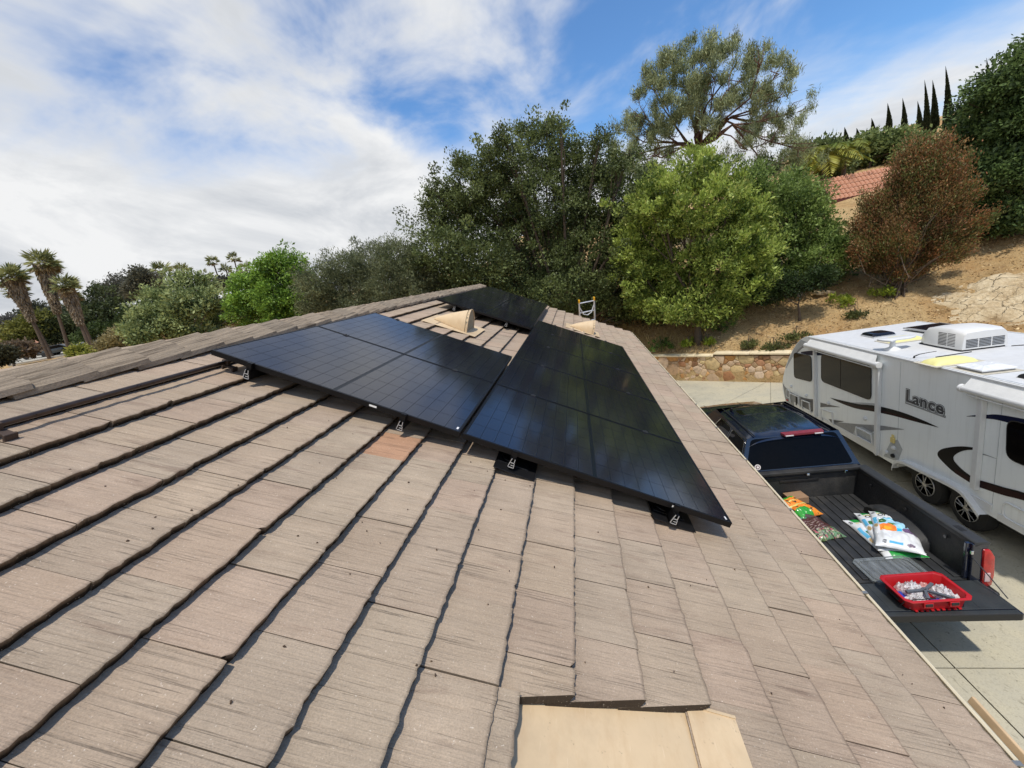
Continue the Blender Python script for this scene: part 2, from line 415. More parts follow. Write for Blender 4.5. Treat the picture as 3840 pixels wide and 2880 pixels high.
def voronoi_stones(s0, s1, z0, z1, n):
    pts = []; tries = 0
    while len(pts) < n and tries < 60000:
        tries += 1; q = Vector((rs.uniform(s0, s1), rs.uniform(z0, z1))); w = rs.choice((0.07, 0.10, 0.14, 0.2, 0.3))
        if all((Vector(((q.x - o.x), (q.y - o.y) * 1.1))).length > (w + ow) * 0.55 + 0.02 for o, ow in pts): pts.append((q, w))
    cells = []
    for i, (q, w) in enumerate(pts):
        poly = [Vector(a) for a in ((s0, z0), (s1, z0), (s1, z1), (s0, z1))]
        for j, (o, ow) in enumerate(pts):
            d = o - q
            if i == j or d.length > 1.3: continue
            # weighted bisector
            f = (d.length_squared + w * w - ow * ow) / (2 * d.length)
            nn = d.normalized(); poly = clip(poly, nn, q.dot(nn) + f)
            if len(poly) < 3: break
        if len(poly) >= 3: cells.append(poly)
    return cells
for poly in voronoi_stones(-5.9, 2.6, -5.95, -4.6, 270):
    cz = sum(a.y for a in poly) / len(poly); cs = sum(a.x for a in poly) / len(poly)
    q0 = inset(poly, 0.006)
    if len(q0) < 3: continue
    q1 = inset(q0, 0.012) or q0; q2 = inset(q0, 0.03)
    if len(q1) != len(q0): q1 = [a + (Vector((cs, cz)) - a).normalized() * 0.012 for a in q0]
    if len(q2) != len(q0): q2 = [a + (Vector((cs, cz)) - a) * 0.25 for a in q0]
    pr = rs.uniform(-0.055, -0.025); n = len(q0); tz = wtop(cs) - 0.005
    b = MB(); R = lambda a, d: (a.x, d, min(a.y, tz))
    b.add([R(a, 0.03) for a in q0] + [R(a, pr + 0.012) for a in q0] + [R(a, pr + rs.uniform(-.004, .004)) for a in q1] + [R(a, pr - 0.006 + rs.uniform(-.006, .006)) for a in q2],
          [tuple(range(3 * n + n - 1, 3 * n - 1, -1))] + [(r * n + k, r * n + (k + 1) % n, (r + 1) * n + (k + 1) % n, (r + 1) * n + k) for r in range(3) for k in range(n)])
    b.build('stone', MATS['wall_stone'], wall, smooth=28)
capm = mat('capstone', lin(222, 206, 172), 0.85, vary=0.12, scale=3, bump=0.5)
s = SW0
while s < SW1:
    L_ = rs.uniform(0.42, 0.75); e = min(s + L_, SW1)
    if s < -2.55 < e: e = -2.55
    if e - s > 0.05:
        b = MB(); z = wtop((s + e) / 2)
        b.box(((s + e) / 2, 0.13 + rs.uniform(-.012, .012), z + 0.04), (e - s - 0.012, 0.46, 0.075 + rs.uniform(-.006, .008)))
        b.build('capstone', capm, wall, bevel=0.012, smooth=40)
    s = e

# ================================================================== HOUSE with the tiled roof
EAVE_U = 4.2925; RIDGE_U = -0.45; V0, V1 = -4.2, 10.05; EXPO = 0.2525
house = thing('house', 'house with brown concrete shake roof seen from on top of it', 'house', (0, 0, 0))
stucco = mat('stucco', lin(208, 192, 166), 0.9, vary=0.06, scale=30, bump=0.3)
woodp = mat('painted_fascia', lin(122, 98, 78), 0.7)
xr0 = RF(RIDGE_U, 0, -0.17); zr = xr0.z; ex = RF(EAVE_U, 0, -0.17)
hb = MB(); half = ex.x - xr0.x - 0.45
gpoly = [(xr0.x - half, -6.6), (xr0.x + half, -6.6), (xr0.x + half, ex.z + 0.18), (xr0.x, zr - 0.08), (xr0.x - half, ex.z + 0.18)]
hb.prism(gpoly, V0 + 0.4, V1 - 0.4, 'y'); hb.build('wall', stucco, house)
deckm = mat('roof_underlay', lin(46, 42, 38), 0.95)
roof = MB().add([RF(RIDGE_U, V0, -0.206), RF(RIDGE_U, V1, -0.206), RF(EAVE_U - 0.02, V1, -0.206), RF(EAVE_U - 0.02, V0, -0.206),
                 RF(RIDGE_U, V0, -0.25), RF(RIDGE_U, V1, -0.25), RF(EAVE_U - 0.02, V1, -0.25), RF(EAVE_U - 0.02, V0, -0.25)],
                [(0, 1, 2, 3), (7, 6, 5, 4), (0, 4, 5, 1), (1, 5, 6, 2), (2, 6, 7, 3), (3, 7, 4, 0)]).build('roof', deckm, house)
# tile material: sanded concrete with wood-grain lines running down the slope
m, t, p = base_mat('shake_tile')
pos = t.new('ShaderNodeNewGeometry').outputs['Position']
rv_ = t.mapping(pos, rot=(0, -ROOF_A, 0))
at_ = t.new('ShaderNodeAttribute', attribute_name='Col').outputs['Color']
gr = t.noise(t.mapping(rv_, (1.3, 46, 3)), 1.0, 6, 0.65, 1.4)
gr2 = t.noise(t.mapping(rv_, (1.5, 105, 3)), 1.0, 4, 0.6, 1.6)
patch = t.noise(rv_, 5.0, 3, 0.5)
st = t.noise(t.mapping(rv_, (3.2, 17, 3), loc=(2, 7, 0)), 1.0, 5, 0.6, 0.4)
bl = t.noise(rv_, 2.6, 5, 0.6)
sand = t.noise(rv_, 190, 4, 0.75)
spk = t.noise(rv_, 150, 2, 0.5)
c = t.mix(1.0, at_, t.ramp(bl, [(0.3, (0.86, 0.85, 0.84)), (0.7, (1.1, 1.1, 1.1))]), 'MULTIPLY')
c = t.mix(1.0, c, t.ramp(gr, [(0.28, (0.88, 0.86, 0.84)), (0.46, (1, 1, 1)), (0.7, (1.05, 1.05, 1.05))]), 'MULTIPLY')
ln_ = t.math('MULTIPLY', t.ramp(gr2, [(0.32, (1, 1, 1)), (0.41, (0, 0, 0))]), t.ramp(patch, [(0.38, (0.15,) * 3), (0.62, (1, 1, 1))]))
c = t.mix(t.math('MULTIPLY', ln_, 0.45), c, lin(92, 80, 70))
c = t.mix(t.math('MULTIPLY', t.ramp(st, [(0.58, (0, 0, 0)), (0.74, (1, 1, 1))]), 0.5), c, lin(118, 97, 84))
c = t.mix(1.0, c, t.ramp(sand, [(0.25, (0.76, 0.76, 0.76)), (0.5, (1, 1, 1)), (0.75, (1.25, 1.24, 1.22))]), 'MULTIPLY')
c = t.mix(t.math('MULTIPLY', t.ramp(spk, [(0.69, (0, 0, 0)), (0.74, (1, 1, 1))]), 0.6), c, lin(228, 216, 198))
t.l.new(c, p.inputs['Base Color']); p.inputs['Roughness'].default_value = 0.93; p.inputs['Specular IOR Level'].default_value = 0.18
hgt = t.math('ADD', t.math('ADD', t.math('MULTIPLY', gr, 0.9), t.math('MULTIPLY', ln_, -0.45)), t.math('MULTIPLY', sand, 0.35))
t.l.new(t.bump(hgt, 0.8, 0.007), p.inputs['Normal'])
TILE = MATS['shake_tile']
TCOL = [lin(*c_) for c_ in ((169, 151, 131), (168, 150, 131), (171, 153, 132), (169, 150, 131), (167, 151, 132), (171, 151, 131), (169, 152, 132), (166, 149, 130), (171, 151, 132), (168, 152, 132))]
def tile_mesh(w, seed, length=0.335, col=None, skew=0.0):
    r = random.Random(seed); nv = 17
    ys = [w * k / (nv - 1) for k in range(nv)]
    col = col or TCOL[seed % len(TCOL)]
    ph = r.uniform(0, 100)
    prof = [0.0022 * mnoise.noise(Vector((y * 22, ph, 0))) * 2 for y in ys]
    curve = [0.004 * mnoise.noise(Vector((y * 4, ph + 31, 0))) for y in ys]
    wob = [0.0045 * mnoise.noise(Vector((y * 14, ph + 7, 0))) + 0.006 * mnoise.noise(Vector((y * 70, ph + 17, 0))) + r.uniform(-.0026, .0026) for y in ys]
    if r.random() < 0.16: wob[0] -= r.uniform(.008, .02); wob[1] -= .003
    if r.random() < 0.16: wob[-1] -= r.uniform(.008, .02); wob[-2] -= .003
    top = lambda x, k: x * 0.150 + prof[k] + curve[k] * (1 + x / length)
    b = MB(); xsn = [-length, -0.2, -0.09, -0.012]
    for x in xsn: b.v += [(x, ys[k], top(x, k)) for k in range(nv)]
    b.v += [(wob[k], ys[k], top(0, k) - 0.002 + r.uniform(-.0015, .0015)) for k in range(nv)]
    b.v += [(wob[k] - 0.004 + r.uniform(-.003, .003), ys[k], top(0, k) - 0.024) for k in range(nv)]
    b.v += [(wob[k] - 0.009, ys[k], -0.042) for k in range(nv)]
    b.v += [(-length, ys[k], -length * 0.150 - 0.03) for k in range(nv)]
    R_ = 7
    for i in range(R_):
        for k in range(nv - 1): b.f.append((i * nv + k, (i + 1) * nv + k, (i + 1) * nv + k + 1, i * nv + k + 1))
    grime_shade = tuple(c_ * g_ for c_, g_ in zip(col, (0.06, 0.056, 0.052)))  # butt faces: grime plus the shade they lie in, put into vertex colour
    b.c = [col] * (nv * 4) + [tuple(c_ * .55 for c_ in col)] * nv + [grime_shade] * (nv * 3)
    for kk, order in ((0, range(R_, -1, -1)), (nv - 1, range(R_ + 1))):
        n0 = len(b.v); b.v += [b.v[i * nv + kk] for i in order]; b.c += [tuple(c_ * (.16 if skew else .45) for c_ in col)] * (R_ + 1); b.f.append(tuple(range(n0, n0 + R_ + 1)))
    if skew: b.v = [(x_, y_ + skew * x_ * (1 - y_ / w), z_) for x_, y_, z_ in b.v]
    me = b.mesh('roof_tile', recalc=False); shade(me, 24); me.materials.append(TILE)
    return me
rt = random.Random(4)
TW = 0.302
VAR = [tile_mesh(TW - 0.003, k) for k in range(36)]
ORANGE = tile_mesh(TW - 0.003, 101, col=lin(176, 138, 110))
ROT = Matrix.Rotation(ROOF_A, 4, 'Y')
def in_view(P):
    d = P - CAM; z = d.dot(fw)
    if z < 0.1: return None
    x = 512 + FPX * d.dot(xr) / z; y = 384 - FPX * d.dot(up) / z
    return (x, y, z) if -40 < x < 1064 and -40 < y < 808 else None
tiles = []
def CU(k): return EXPO * k if k >= 10 else 2.525 - 0.2548 * (10 - k)      # butt line of course k
PANEL_L, PANEL_W = 1.742, 1.1287
def under_panel(u, v):
    if 0 < u < PANEL_L and (0 < v < 2 * PANEL_W or 4 * PANEL_W < v < 8 * PANEL_W): return True
    return PANEL_L < u < 2 * PANEL_L and 0 < v < 5 * PANEL_W
for k in range(-1, 18):
    u = CU(k); off = (0.5 * (k % 2)) * TW + rt.uniform(-0.05, 0.05)
    v = V0 + off - TW
    while v < V1:
        a, b = max(v, V0), min(v + TW, V1); w = b - a
        if w > 0.04:
            special = None
            if k in (10, 11, 12) and a < (-1.25, -1.178, -1.107)[k - 10] and b > -2.5:      # cut away round the near vent
                lim = (-1.25, -1.178, -1.107)[k - 10]
                if b > lim + 0.02: special = (lim, b)
                elif a < -2.5: special = (a, -2.5)
                else: v += TW; continue
            if special: a, b = special; w = b - a
            dep = rt.uniform(-0.0016, 0.0016); yaw = rt.uniform(-0.006, 0.006)
            seed = rt.randrange(36)
            P = RF(u, a + w / 2, -0.130)
            iv = in_view(P); size = 0 if (iv is None or under_panel(u - 0.1, a + w / 2)) else 1 / iv[2] ** 2 * (1 + 0 * w)
            tiles.append((size, k, a, w, dep, yaw, seed, special is not None, False))
        v += TW
for j in range(4): tiles.append((0.5, 10, -1.30 - TW * (j + 1), TW, rt.uniform(-.002, .002), 0, rt.randrange(36), False, True))
tiles.sort(key=lambda q: -q[0])
rest = MB()
ot = min(range(len(tiles)), key=lambda i: (RF(CU(tiles[i][1]), tiles[i][2], 0) - RF(1.2625 + .25, 0.02 - .25, 0)).length)
for i, (size, k, a, w, dep, yaw, seed, spc, shortt) in enumerate(tiles):
    Mx = Matrix.Translation(RF(CU(k), a, -0.130 + dep)) @ ROT @ Matrix.Rotation(yaw, 4, 'Z')
    if shortt: Mx = Matrix.Translation(RF(2.345, a, -0.130 + dep + 0.0)) @ ROT
    if i == ot: me = ORANGE
    elif abs(w - TW) < 1e-4: me = VAR[seed]
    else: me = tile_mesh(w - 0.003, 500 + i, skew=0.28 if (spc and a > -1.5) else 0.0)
    if i < 298 and size > 0:
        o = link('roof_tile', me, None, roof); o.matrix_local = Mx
    else:
        n0 = len(rest.v); col = TCOL[seed % len(TCOL)]
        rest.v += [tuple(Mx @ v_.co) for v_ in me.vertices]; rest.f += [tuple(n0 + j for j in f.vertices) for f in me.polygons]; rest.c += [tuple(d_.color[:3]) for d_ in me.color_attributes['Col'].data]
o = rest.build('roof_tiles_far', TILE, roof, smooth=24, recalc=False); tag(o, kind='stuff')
# eave starter course and hidden far slope (courses as one sheet)
fs = MB()
for k in range(19):
    u0, u1 = EXPO * k, EXPO * (k + 1); R0 = RF(RIDGE_U, 0, -0.15)
    q = lambda u, n, v: (2 * R0.x - RF(RIDGE_U + u, v, n).x, v, RF(RIDGE_U + u, v, n).z)
    fs.add([q(u0, -0.165, V0), q(u1, -0.137, V0), q(u1, -0.137, V1), q(u0, -0.165, V1), q(u1, -0.167, V0), q(u1, -0.167, V1)], [(0, 1, 2, 3), (1, 4, 5, 2)], TCOL[k % 10])
fs.build('back_slope', TILE, roof, recalc=False)
# ridge caps: V-shaped tiles lapping, raised end away from the camera
m2, t, p = base_mat('ridge_tile')
pos = t.new('ShaderNodeTexCoord').outputs['Object']; oi = t.new('ShaderNodeObjectInfo').outputs['Random']
cbx = t.new('ShaderNodeCombineXYZ'); t.l.new(t.math('MULTIPLY', oi, 37.0), cbx.inputs[1]); va = t.new('ShaderNodeVectorMath', operation='ADD'); t.l.new(pos, va.inputs[0]); t.l.new(cbx.outputs[0], va.inputs[1]); pos = va.outputs[0]
g1_ = t.noise(t.mapping(pos, (30, 2.2, 4)), 1.0, 6, 0.62, 0.9); g2_ = t.noise(t.mapping(pos, (90, 3.0, 8)), 1.0, 4, 0.6, 0.8); g3_ = t.noise(pos, 160, 4, .7)
at_ = t.new('ShaderNodeAttribute', attribute_name='Col').outputs['Color']
c = t.mix(1.0, at_, t.ramp(g1_, [(0.30, (0.42, 0.40, 0.38)), (0.46, (0.9, 0.9, 0.9)), (0.7, (1.25, 1.24, 1.22))]), 'MULTIPLY')
c = t.mix(1.0, c, t.ramp(g2_, [(0.34, (0.55, 0.54, 0.53)), (0.46, (1, 1, 1))]), 'MULTIPLY'); c = t.mix(1.0, c, t.ramp(g3_, [(0.25, (0.7,) * 3), (0.75, (1.3,) * 3)]), 'MULTIPLY')
t.l.new(c, p.inputs['Base Color']); p.inputs['Roughness'].default_value = 0.93; p.inputs['Specular IOR Level'].default_value = 0.18
t.l.new(t.bump(t.math('ADD', g1_, t.math('MULTIPLY', g2_, .5)), 1.0, 0.016), p.inputs['Normal'])
ridge = MB().box((RF(RIDGE_U, 0, 0).x, (V0 + V1) / 2, RF(RIDGE_U, 0, -0.15).z - 0.06), (0.09, V1 - V0 - 0.1, 0.07)).build('ridge', deckm, house)
RC = RF(RIDGE_U, 0, -0.135)
def ridge_mesh(seed):
    r = random.Random(seed); nx = 16; ny = 6; Ly = 0.36; b = MB(); wing = 0.225
    for lay in (0, 1):
        for j in range(ny):
            y = -Ly + Ly * j / (ny - 1); yy = y
            for i in range(-nx, nx + 1):
                a = i / nx; x = a * wing * CA * 1.0; zz = -abs(a) ** 1.06 * wing * SA * 0.98
                wb = 0.016 * mnoise.noise(Vector((i * .4, seed * 3.1, 0))) if j in (0, ny - 1) else 0
                h = 0.009 * mnoise.noise(Vector((i * 0.42, seed * 7.7 + y * 3, 1))) + 0.004 * mnoise.noise(Vector((i * 1.3, seed * 5.7 + y * 2, 4)))
                b.v.append((x, yy + wb, zz + h + 0.075 * (y + 0.18) - (0.03 if lay else 0)))
    n = 2 * nx + 1
    for lay in (0, 1):
        o_ = lay * n * ny
        for j in range(ny - 1):
            for i in range(n - 1):
                q = (o_ + j * n + i, o_ + j * n + i + 1, o_ + (j + 1) * n + i + 1, o_ + (j + 1) * n + i); b.f.append(q if not lay else q[::-1])
    o_ = n * ny; bd = [j * n for j in range(ny)]; bd2 = [j * n + n - 1 for j in range(ny)]
    for j in range(ny - 1): b.f.append((bd[j], bd[j + 1], o_ + bd[j + 1], o_ + bd[j])); b.f.append((bd2[j + 1], bd2[j], o_ + bd2[j], o_ + bd2[j + 1]))
    for i in range(n - 1): b.f.append((i + 1, i, o_ + i, o_ + i + 1)); e = (ny - 1) * n; b.f.append((e + i, e + i + 1, o_ + e + i + 1, o_ + e + i))
    b.c = [lin(*random.Random(seed).choice(((146, 132, 114), (138, 126, 110), (150, 136, 118))))] * len(b.v)
    me = b.mesh('ridge_tile', recalc=False); shade(me, 25); me.materials.append(m2); return me
RV = [ridge_mesh(k) for k in range(12)]
vv = 0.107 - 0.28 * 14
while vv < V1 + 0.1:
    o = link('ridge_tile', RV[rt.randrange(12)], None, ridge); o.location = (RC.x, min(vv, V1 + 0.03), RC.z + 0.026 + rt.uniform(-.004, .004)); o.rotation_euler = (0, rt.uniform(-.02, .02), rt.uniform(-.015, .015))
    vv += 0.28
# eave: fascia and cream gutter with hangers
cream = mat('cream_metal', lin(226, 214, 186), 0.45, vary=0.05)
fa = RF(EAVE_U - 0.05, 0, -0.25)
MB().box((fa.x - 0.01, (V0 + V1) / 2, fa.z - 0.06), (0.03, V1 - V0, 0.16)).build('fascia', woodp, house)
gx = RF(EAVE_U, 0, -0.19)
gprof = [(0.0, -0.03), (0.0, -0.11), (0.078, -0.11), (0.092, -0.05), (0.098, -0.004), (0.088, 0.006), (0.080, 0.0), (0.083, -0.01), (0.074, -0.1), (0.006, -0.1), (0.006, -0.03)]
g_ = MB().prism([(gx.x + a - 0.02, gx.z + b + 0.012) for a, b in gprof], V0, V1, 'y').build('gutter', cream, house)
galv = mat('galvanised', lin(150, 150, 146), 0.4, metal=0.6)
for k in range(16):
    v = -3.46 + 0.86 * k
    MB().box((gx.x + 0.02, v, gx.z + 0.022), (0.10, 0.018, 0.006)).box((gx.x - 0.045, v, gx.z + 0.040), (0.03, 0.034, 0.016)).build('gutter_hanger', galv, g_)
MB().box((xr0.x + (ex.x - xr0.x) / 2, V1 + 0.012, (xr0.z + ex.z) / 2 - 0.10), ((ex - xr0).length, 0.022, 0.16), (0, ROOF_A, 0)).build('barge_board', woodp, house)
plank = MB().box((0, 0, 0), (0.016, 0.26, 0.04)).build('timber_offcut', mat('raw_timber', lin(196, 168, 132), 0.8, vary=0.2, scale=6), bevel=0.004)
plank.location = (RF(4.36, 0, -.14).x + 0.075, -0.70, RF(4.36, 0, -.14).z - 0.085); plank.rotation_euler = (0.04, 0.35, 0.02)
tag(plank, 'raw timber offcut tucked beside the cream gutter at the near eave', 'timber')
# ================================================================== SOLAR ARRAY
black_al = mat('black_anodised', (0.012, 0.012, 0.013), 0.38, metal=0.6, vary=0.1)
lam_m = mat('panel_backsheet', (0.003, 0.003, 0.003), 0.35, vary=0.1, spec=0.4)
m, t, p = base_mat('solar_cell')
v = t.new('ShaderNodeTexCoord').outputs['Object']
sx = t.new('ShaderNodeSeparateXYZ'); t.l.new(v, sx.inputs[0])
fr = t.math('FRACT', t.math('MULTIPLY', sx.outputs[1], 1 / 0.0182))
bus = t.math('LESS_THAN', t.math('ABSOLUTE', t.math('SUBTRACT', fr, 0.5)), 0.055)
wl_ = t.noise(t.new('ShaderNodeNewGeometry').outputs['Position'], 1.8, 3, 0.5)
c = t.mix(bus, t.ramp(wl_, [(0.3, (0.004, 0.0045, 0.010)), (0.7, (0.007, 0.008, 0.018))]), (0.045, 0.045, 0.05))
t.l.new(c, p.inputs['Base Color']); p.inputs['Specular IOR Level'].default_value = 0.85
dust = t.noise(t.new('ShaderNodeNewGeometry').outputs['Position'], 24, 6, 0.7)
t.l.new(t.math('ADD', t.math('MULTIPLY', dust, 0.12), 0.05), p.inputs['Roughness'])
CELL = MATS['solar_cell']
CW, CH = 0.1818, 0.0918      # along v, along u
cell_me = MB().box((0, 0, 0), (CH - 0.0022, CW - 0.0032, 0.0008)).mesh('cell')
cell_me.materials.append(CELL)
PL, PW, PT = 1.722, 1.1167, 0.036
def frame_mesh():
    b = MB(); w = 0.011
    b.box((PL / 2, w / 2, -PT / 2), (PL, w, PT)).box((PL / 2, PW - w / 2, -PT / 2), (PL, w, PT))
    b.box((w / 2, PW / 2, -PT / 2 + .0), (w, PW - 2 * w, PT)).box((PL - w / 2, PW / 2, -PT / 2), (w, PW - 2 * w, PT))
    b.box((PL / 2, 0.02, -PT + .001), (PL - .03, 0.024, 0.002)).box((PL / 2, PW - .02, -PT + .001), (PL - .03, 0.024, 0.002))
    return b.mesh('frame', bevel=0.0012)
FR = frame_mesh(); FR.materials.append(black_al)
LAM = MB().box((PL / 2, PW / 2, -0.0042), (PL - 0.022, PW - 0.022, 0.004)).mesh('laminate'); LAM.materials.append(lam_m)
def cell_pos():
    out = []; mv = (PW - 6 * CW) / 2
    for h in range(2):
        u0 = 0.016 if h == 0 else PL / 2 + 0.012
        span = PL / 2 - 0.028; st_ = span / 9
        for i in range(9):
            for j in range(6): out.append((u0 + (i + .5) * st_, mv + (j + .5) * CW, -0.0018))
    return out
CP = cell_pos()
CELLS = MB()
for q in CP: CELLS.box(q, ((PL / 2 - 0.028) / 9 - 0.0022, CW - 0.0032, 0.0008))
CELLS = CELLS.mesh('cell_grid'); CELLS.materials.append(CELL)
stickm = mat('white_sticker', (0.75, 0.75, 0.73), 0.5)
def panel(u, v, label, fine):
    q = thing('solar_panel', label, 'solar panel', RF(u + 0.01, v + 0.006, 0), (0, ROOF_A, 0), 'solar panels on the roof')
    link('frame', FR, None, q); lam = link('laminate', LAM, None, q)
    if fine:
        for cp in CP: c_ = link('cell', cell_me, None, lam); c_.location = cp
    else: tag(link('cell_grid', CELLS, None, lam), kind='stuff')
    return q
L_, W_ = PANEL_L, PANEL_W
pA1 = panel(0, 0, 'black solar panel at the near upper corner, beside the ridge and above the pipe end', True)
panel(0, W_, 'black solar panel near the ridge in front of the beige dormer vent', True)
pB1 = panel(L_, 0, 'nearest black solar panel on the eave side, its corner pointing at the truck bed', True)
rowsB = ['second black panel from the front in the eave-side column', 'third black panel from the front in the eave-side column', 'fourth black panel from the front in the eave-side column', 'farthest black panel of the eave-side column']
for k in range(1, 5): panel(L_, W_ * k, rowsB[k - 1], k < 3)
rowsC = ['nearest of the four black panels in the far block by the ridge', 'second of the four black panels in the far ridge block', 'third of the four black panels in the far ridge block', 'farthest black solar panel, at the far end of the ridge block']
for k in range(4): panel(0, W_ * (4 + k), rowsC[k], False)
MB().box((PL * 0.66, -0.0008, -0.018), (0.05, 0.001, 0.012)).build('sticker', stickm, pA1)
MB().box((PL * 0.80, -0.0008, -0.018), (0.045, 0.001, 0.012)).build('sticker', stickm, pB1)
MB().box((PL - 0.03, 0.035, 0.0006), (0.010, 0.03, 0.0006)).build('sticker', stickm, pB1)
MB().box((PL - 0.03, 0.05, -0.0008), (0.012, 0.03, 0.0006)).build('sticker', stickm, pA1)
# rails with bright sawn ends, clamps
alu = mat('raw_aluminium', (0.50, 0.50, 0.49), 0.35, metal=0.25, vary=0.08)
RH = 0.062
def rail(u, v0, v1, seams, label):
    q = thing('mounting_rail', label, 'rail', RF(u, v0, -PT), (0, ROOF_A, 0), 'black rails under the solar panels')
    Lr = v1 - v0; b = MB()
    # hollow extrusion: side webs, top lips, waist
    for (x, z, w, h) in ((-0.015, -RH / 2, 0.004, RH), (0.015, -RH / 2, 0.004, RH), (0, -RH + 0.002, 0.034, 0.004), (0, -0.028, 0.03, 0.003), (-0.010, -0.002, 0.012, 0.004), (0.010, -0.002, 0.012, 0.004)):
        b.box((x, Lr / 2, z), (w, Lr, h))
    b.build('rail_body', black_al, q)
    e = MB()
    for (x, z, w, h, a) in ((-0.0165, -0.044, 0.005, 0.030, 0.15), (-0.010, -0.012, 0.005, 0.026, 0.25), (0.0125, -0.014, 0.005, 0.026, 0), (0.0165, -0.046, 0.005, 0.030, -.1), (0, -0.060, 0.030, 0.005, 0), (0, -0.028, 0.026, 0.005, 0), (0.004, -0.045, 0.018, 0.004, 0)):
        e.box((x, -0.0015, z), (w * .72 if h > w else w, 0.004, h if h > w else h * .72), (0, a, 0))
    e.build('sawn_end', alu, q)
    for k, v in enumerate(seams):
        c_ = MB(); off = -0.012 if k == 0 else 0
        if k == 0: c_.box((0, v - v0 - 0.012, 0.012), (0.034, 0.018, 0.05)).box((0, v - v0 - 0.002, PT + 0.004), (0.034, 0.026, 0.005))
        else: c_.box((0, v - v0, PT + 0.0035), (0.042, 0.026, 0.005)).lathe([(0.007, 0), (0.007, 0.008)], (0, v - v0, PT + 0.005), 6)
        c_.build('clamp', black_al if k == 0 else galv_d, q)
    return q
galv_d = mat('dull_steel', (0.10, 0.10, 0.10), 0.4, metal=0.7)
for u, v0, v1, se, lab in ((0.30, -0.035, 2.30, (0, W_, 2 * W_), 'rail under the near ridge panels, its bright sawn end by the pipe'),
                           (1.36, -0.035, 2.30, (0, W_, 2 * W_), 'rail under the middle of the front panel edge, bright sawn end showing'),
                           (2.10, -0.035, 5 * W_ + .05, (0, W_, 2 * W_, 3 * W_, 4 * W_, 5 * W_), 'rail whose bright end shows over the black flashing mid array'),
                           (3.13, -0.055, 5 * W_ + .05, (0, W_, 2 * W_, 3 * W_, 4 * W_, 5 * W_), 'rail nearest the eave, bright end over a black flashing sheet'),
                           (0.36, 4 * W_ - .05, 8 * W_ + .05, (4 * W_, 5 * W_, 6 * W_, 7 * W_, 8 * W_), 'rail under the far panel block on the ridge side'),
                           (1.30, 4 * W_ - .05, 8 * W_ + .05, (4 * W_, 5 * W_, 6 * W_, 7 * W_, 8 * W_), 'rail under the far panel block on the eave side')):
    rail(u, v0, v1, se, lab)
flash_m = mat('black_flashing', (0.010, 0.010, 0.011), 0.35, vary=0.2)
for u, v, lab in ((3.16, 0.09, 'black flashing sheet with puck mount at the near eave-side rail'), (2.13, 0.06, 'black flashing sheet under the mid-array rail end'), (1.42, 0.30, 'black flashing and mount under the third panel seam from the pipe'), (0.42, 0.30, 'black flashing and mount under the ridge-side front panel'),
                  (1.32, 4.75, 'black flashing mount under the far panel block, eave side'), (0.38, 4.75, 'black flashing mount under the far panel block, ridge side')):
    q = thing('rail_mount', lab, 'roof mount', RF(u, v, -0.122), (0, ROOF_A + 0.02, 0))
    MB().box((0.0, 0, 0), (0.27, 0.23, 0.003)).box((-0.02, 0.0, 0.004), (0.2, 0.05, 0.006)).build('flashing', flash_m, q, bevel=0.001)
    MB().lathe([(0.05, 0.001), (0.048, 0.012), (0.03, 0.018), (0.012, 0.02), (0.012, 0.045)], (-0.05, 0.05, 0), 18).build('puck', black_al, q, smooth=30)
    MB().box((-0.04, 0.05, 0.042), (0.012, 0.04, 0.07)).box((-0.03, 0.05, 0.02), (0.05, 0.04, 0.006)).build('rail_foot', black_al, q)
# conduit
cond_m = mat('brown_conduit', lin(78, 66, 60), 0.3, metal=0.6, vary=0.25, scale=20)
q = thing('conduit_pipe', 'dark brown metal conduit lying along the roof below the ridge', 'pipe', RF(0.035, -3.0, -0.106), (0, ROOF_A, 0))
MB().tube([(0, 0, 0), (0, 1.5, 0.002), (0.0, 3.15, 0.004)], 0.0135, 14).build('tube', cond_m, q, smooth=40)
MB().lathe([(0.015, 1.78), (0.0175, 1.8), (0.0175, 1.86), (0.015, 1.88)], (0, 0, 0.002), 14, 'y').build('coupling', cond_m, q, smooth=40)
for y_ in (1.96, 3.1):
    MB().box((0.03, y_, -0.020), (0.085, 0.035, 0.014)).box((0.066, y_, -0.032), (0.012, 0.045, 0.04)).box((-0.01, y_, -0.032), (0.012, 0.04, 0.03)).box((0.0, y_, 0.0), (0.046, 0.022, 0.038)).build('support_block', mat('rust_block', lin(70, 56, 48), 0.8), q, bevel=0.003)
# ------------------------------------------------------------------ beige dormer vents
ventm = mat('beige_vent_metal', lin(206, 182, 146), 0.6, vary=0.06, scale=5, dirt=(lin(160, 140, 112), 0.55))
t = NT(ventm); p = t.n['Principled BSDF']; v = t.new('ShaderNodeTexCoord').outputs['Object']
old = p.inputs['Base Color'].links[0].from_socket; c = t.mix(t.math('MULTIPLY', t.ramp(t.noise(v, 38, 4, .6), [(0.66, (0, 0, 0)), (0.72, (1, 1, 1))]), .55), old, lin(128, 112, 92))
c = t.mix(t.math('MULTIPLY', t.ramp(t.noise(t.mapping(v, (6, 2.5, 4), rot=(0, 0, .5)), 2.2, 7, .7), [(0.48, (0, 0, 0)), (0.66, (1, 1, 1))]), .4), c, lin(188, 158, 120)); c = t.mix(t.math('MULTIPLY', t.ramp(t.noise(t.mapping(v, (60, 5, 5), rot=(0, 0, .9)), 1.5, 4, .6), [(0.64, (0, 0, 0)), (0.70, (1, 1, 1))]), .35), c, lin(228, 208, 176)); t.l.new(c, p.inputs['Base Color'])
louv = mat('vent_louver', lin(168, 160, 140), 0.6)
darkv = mat('vent_dark', (0.02, 0.02, 0.02), 0.9)
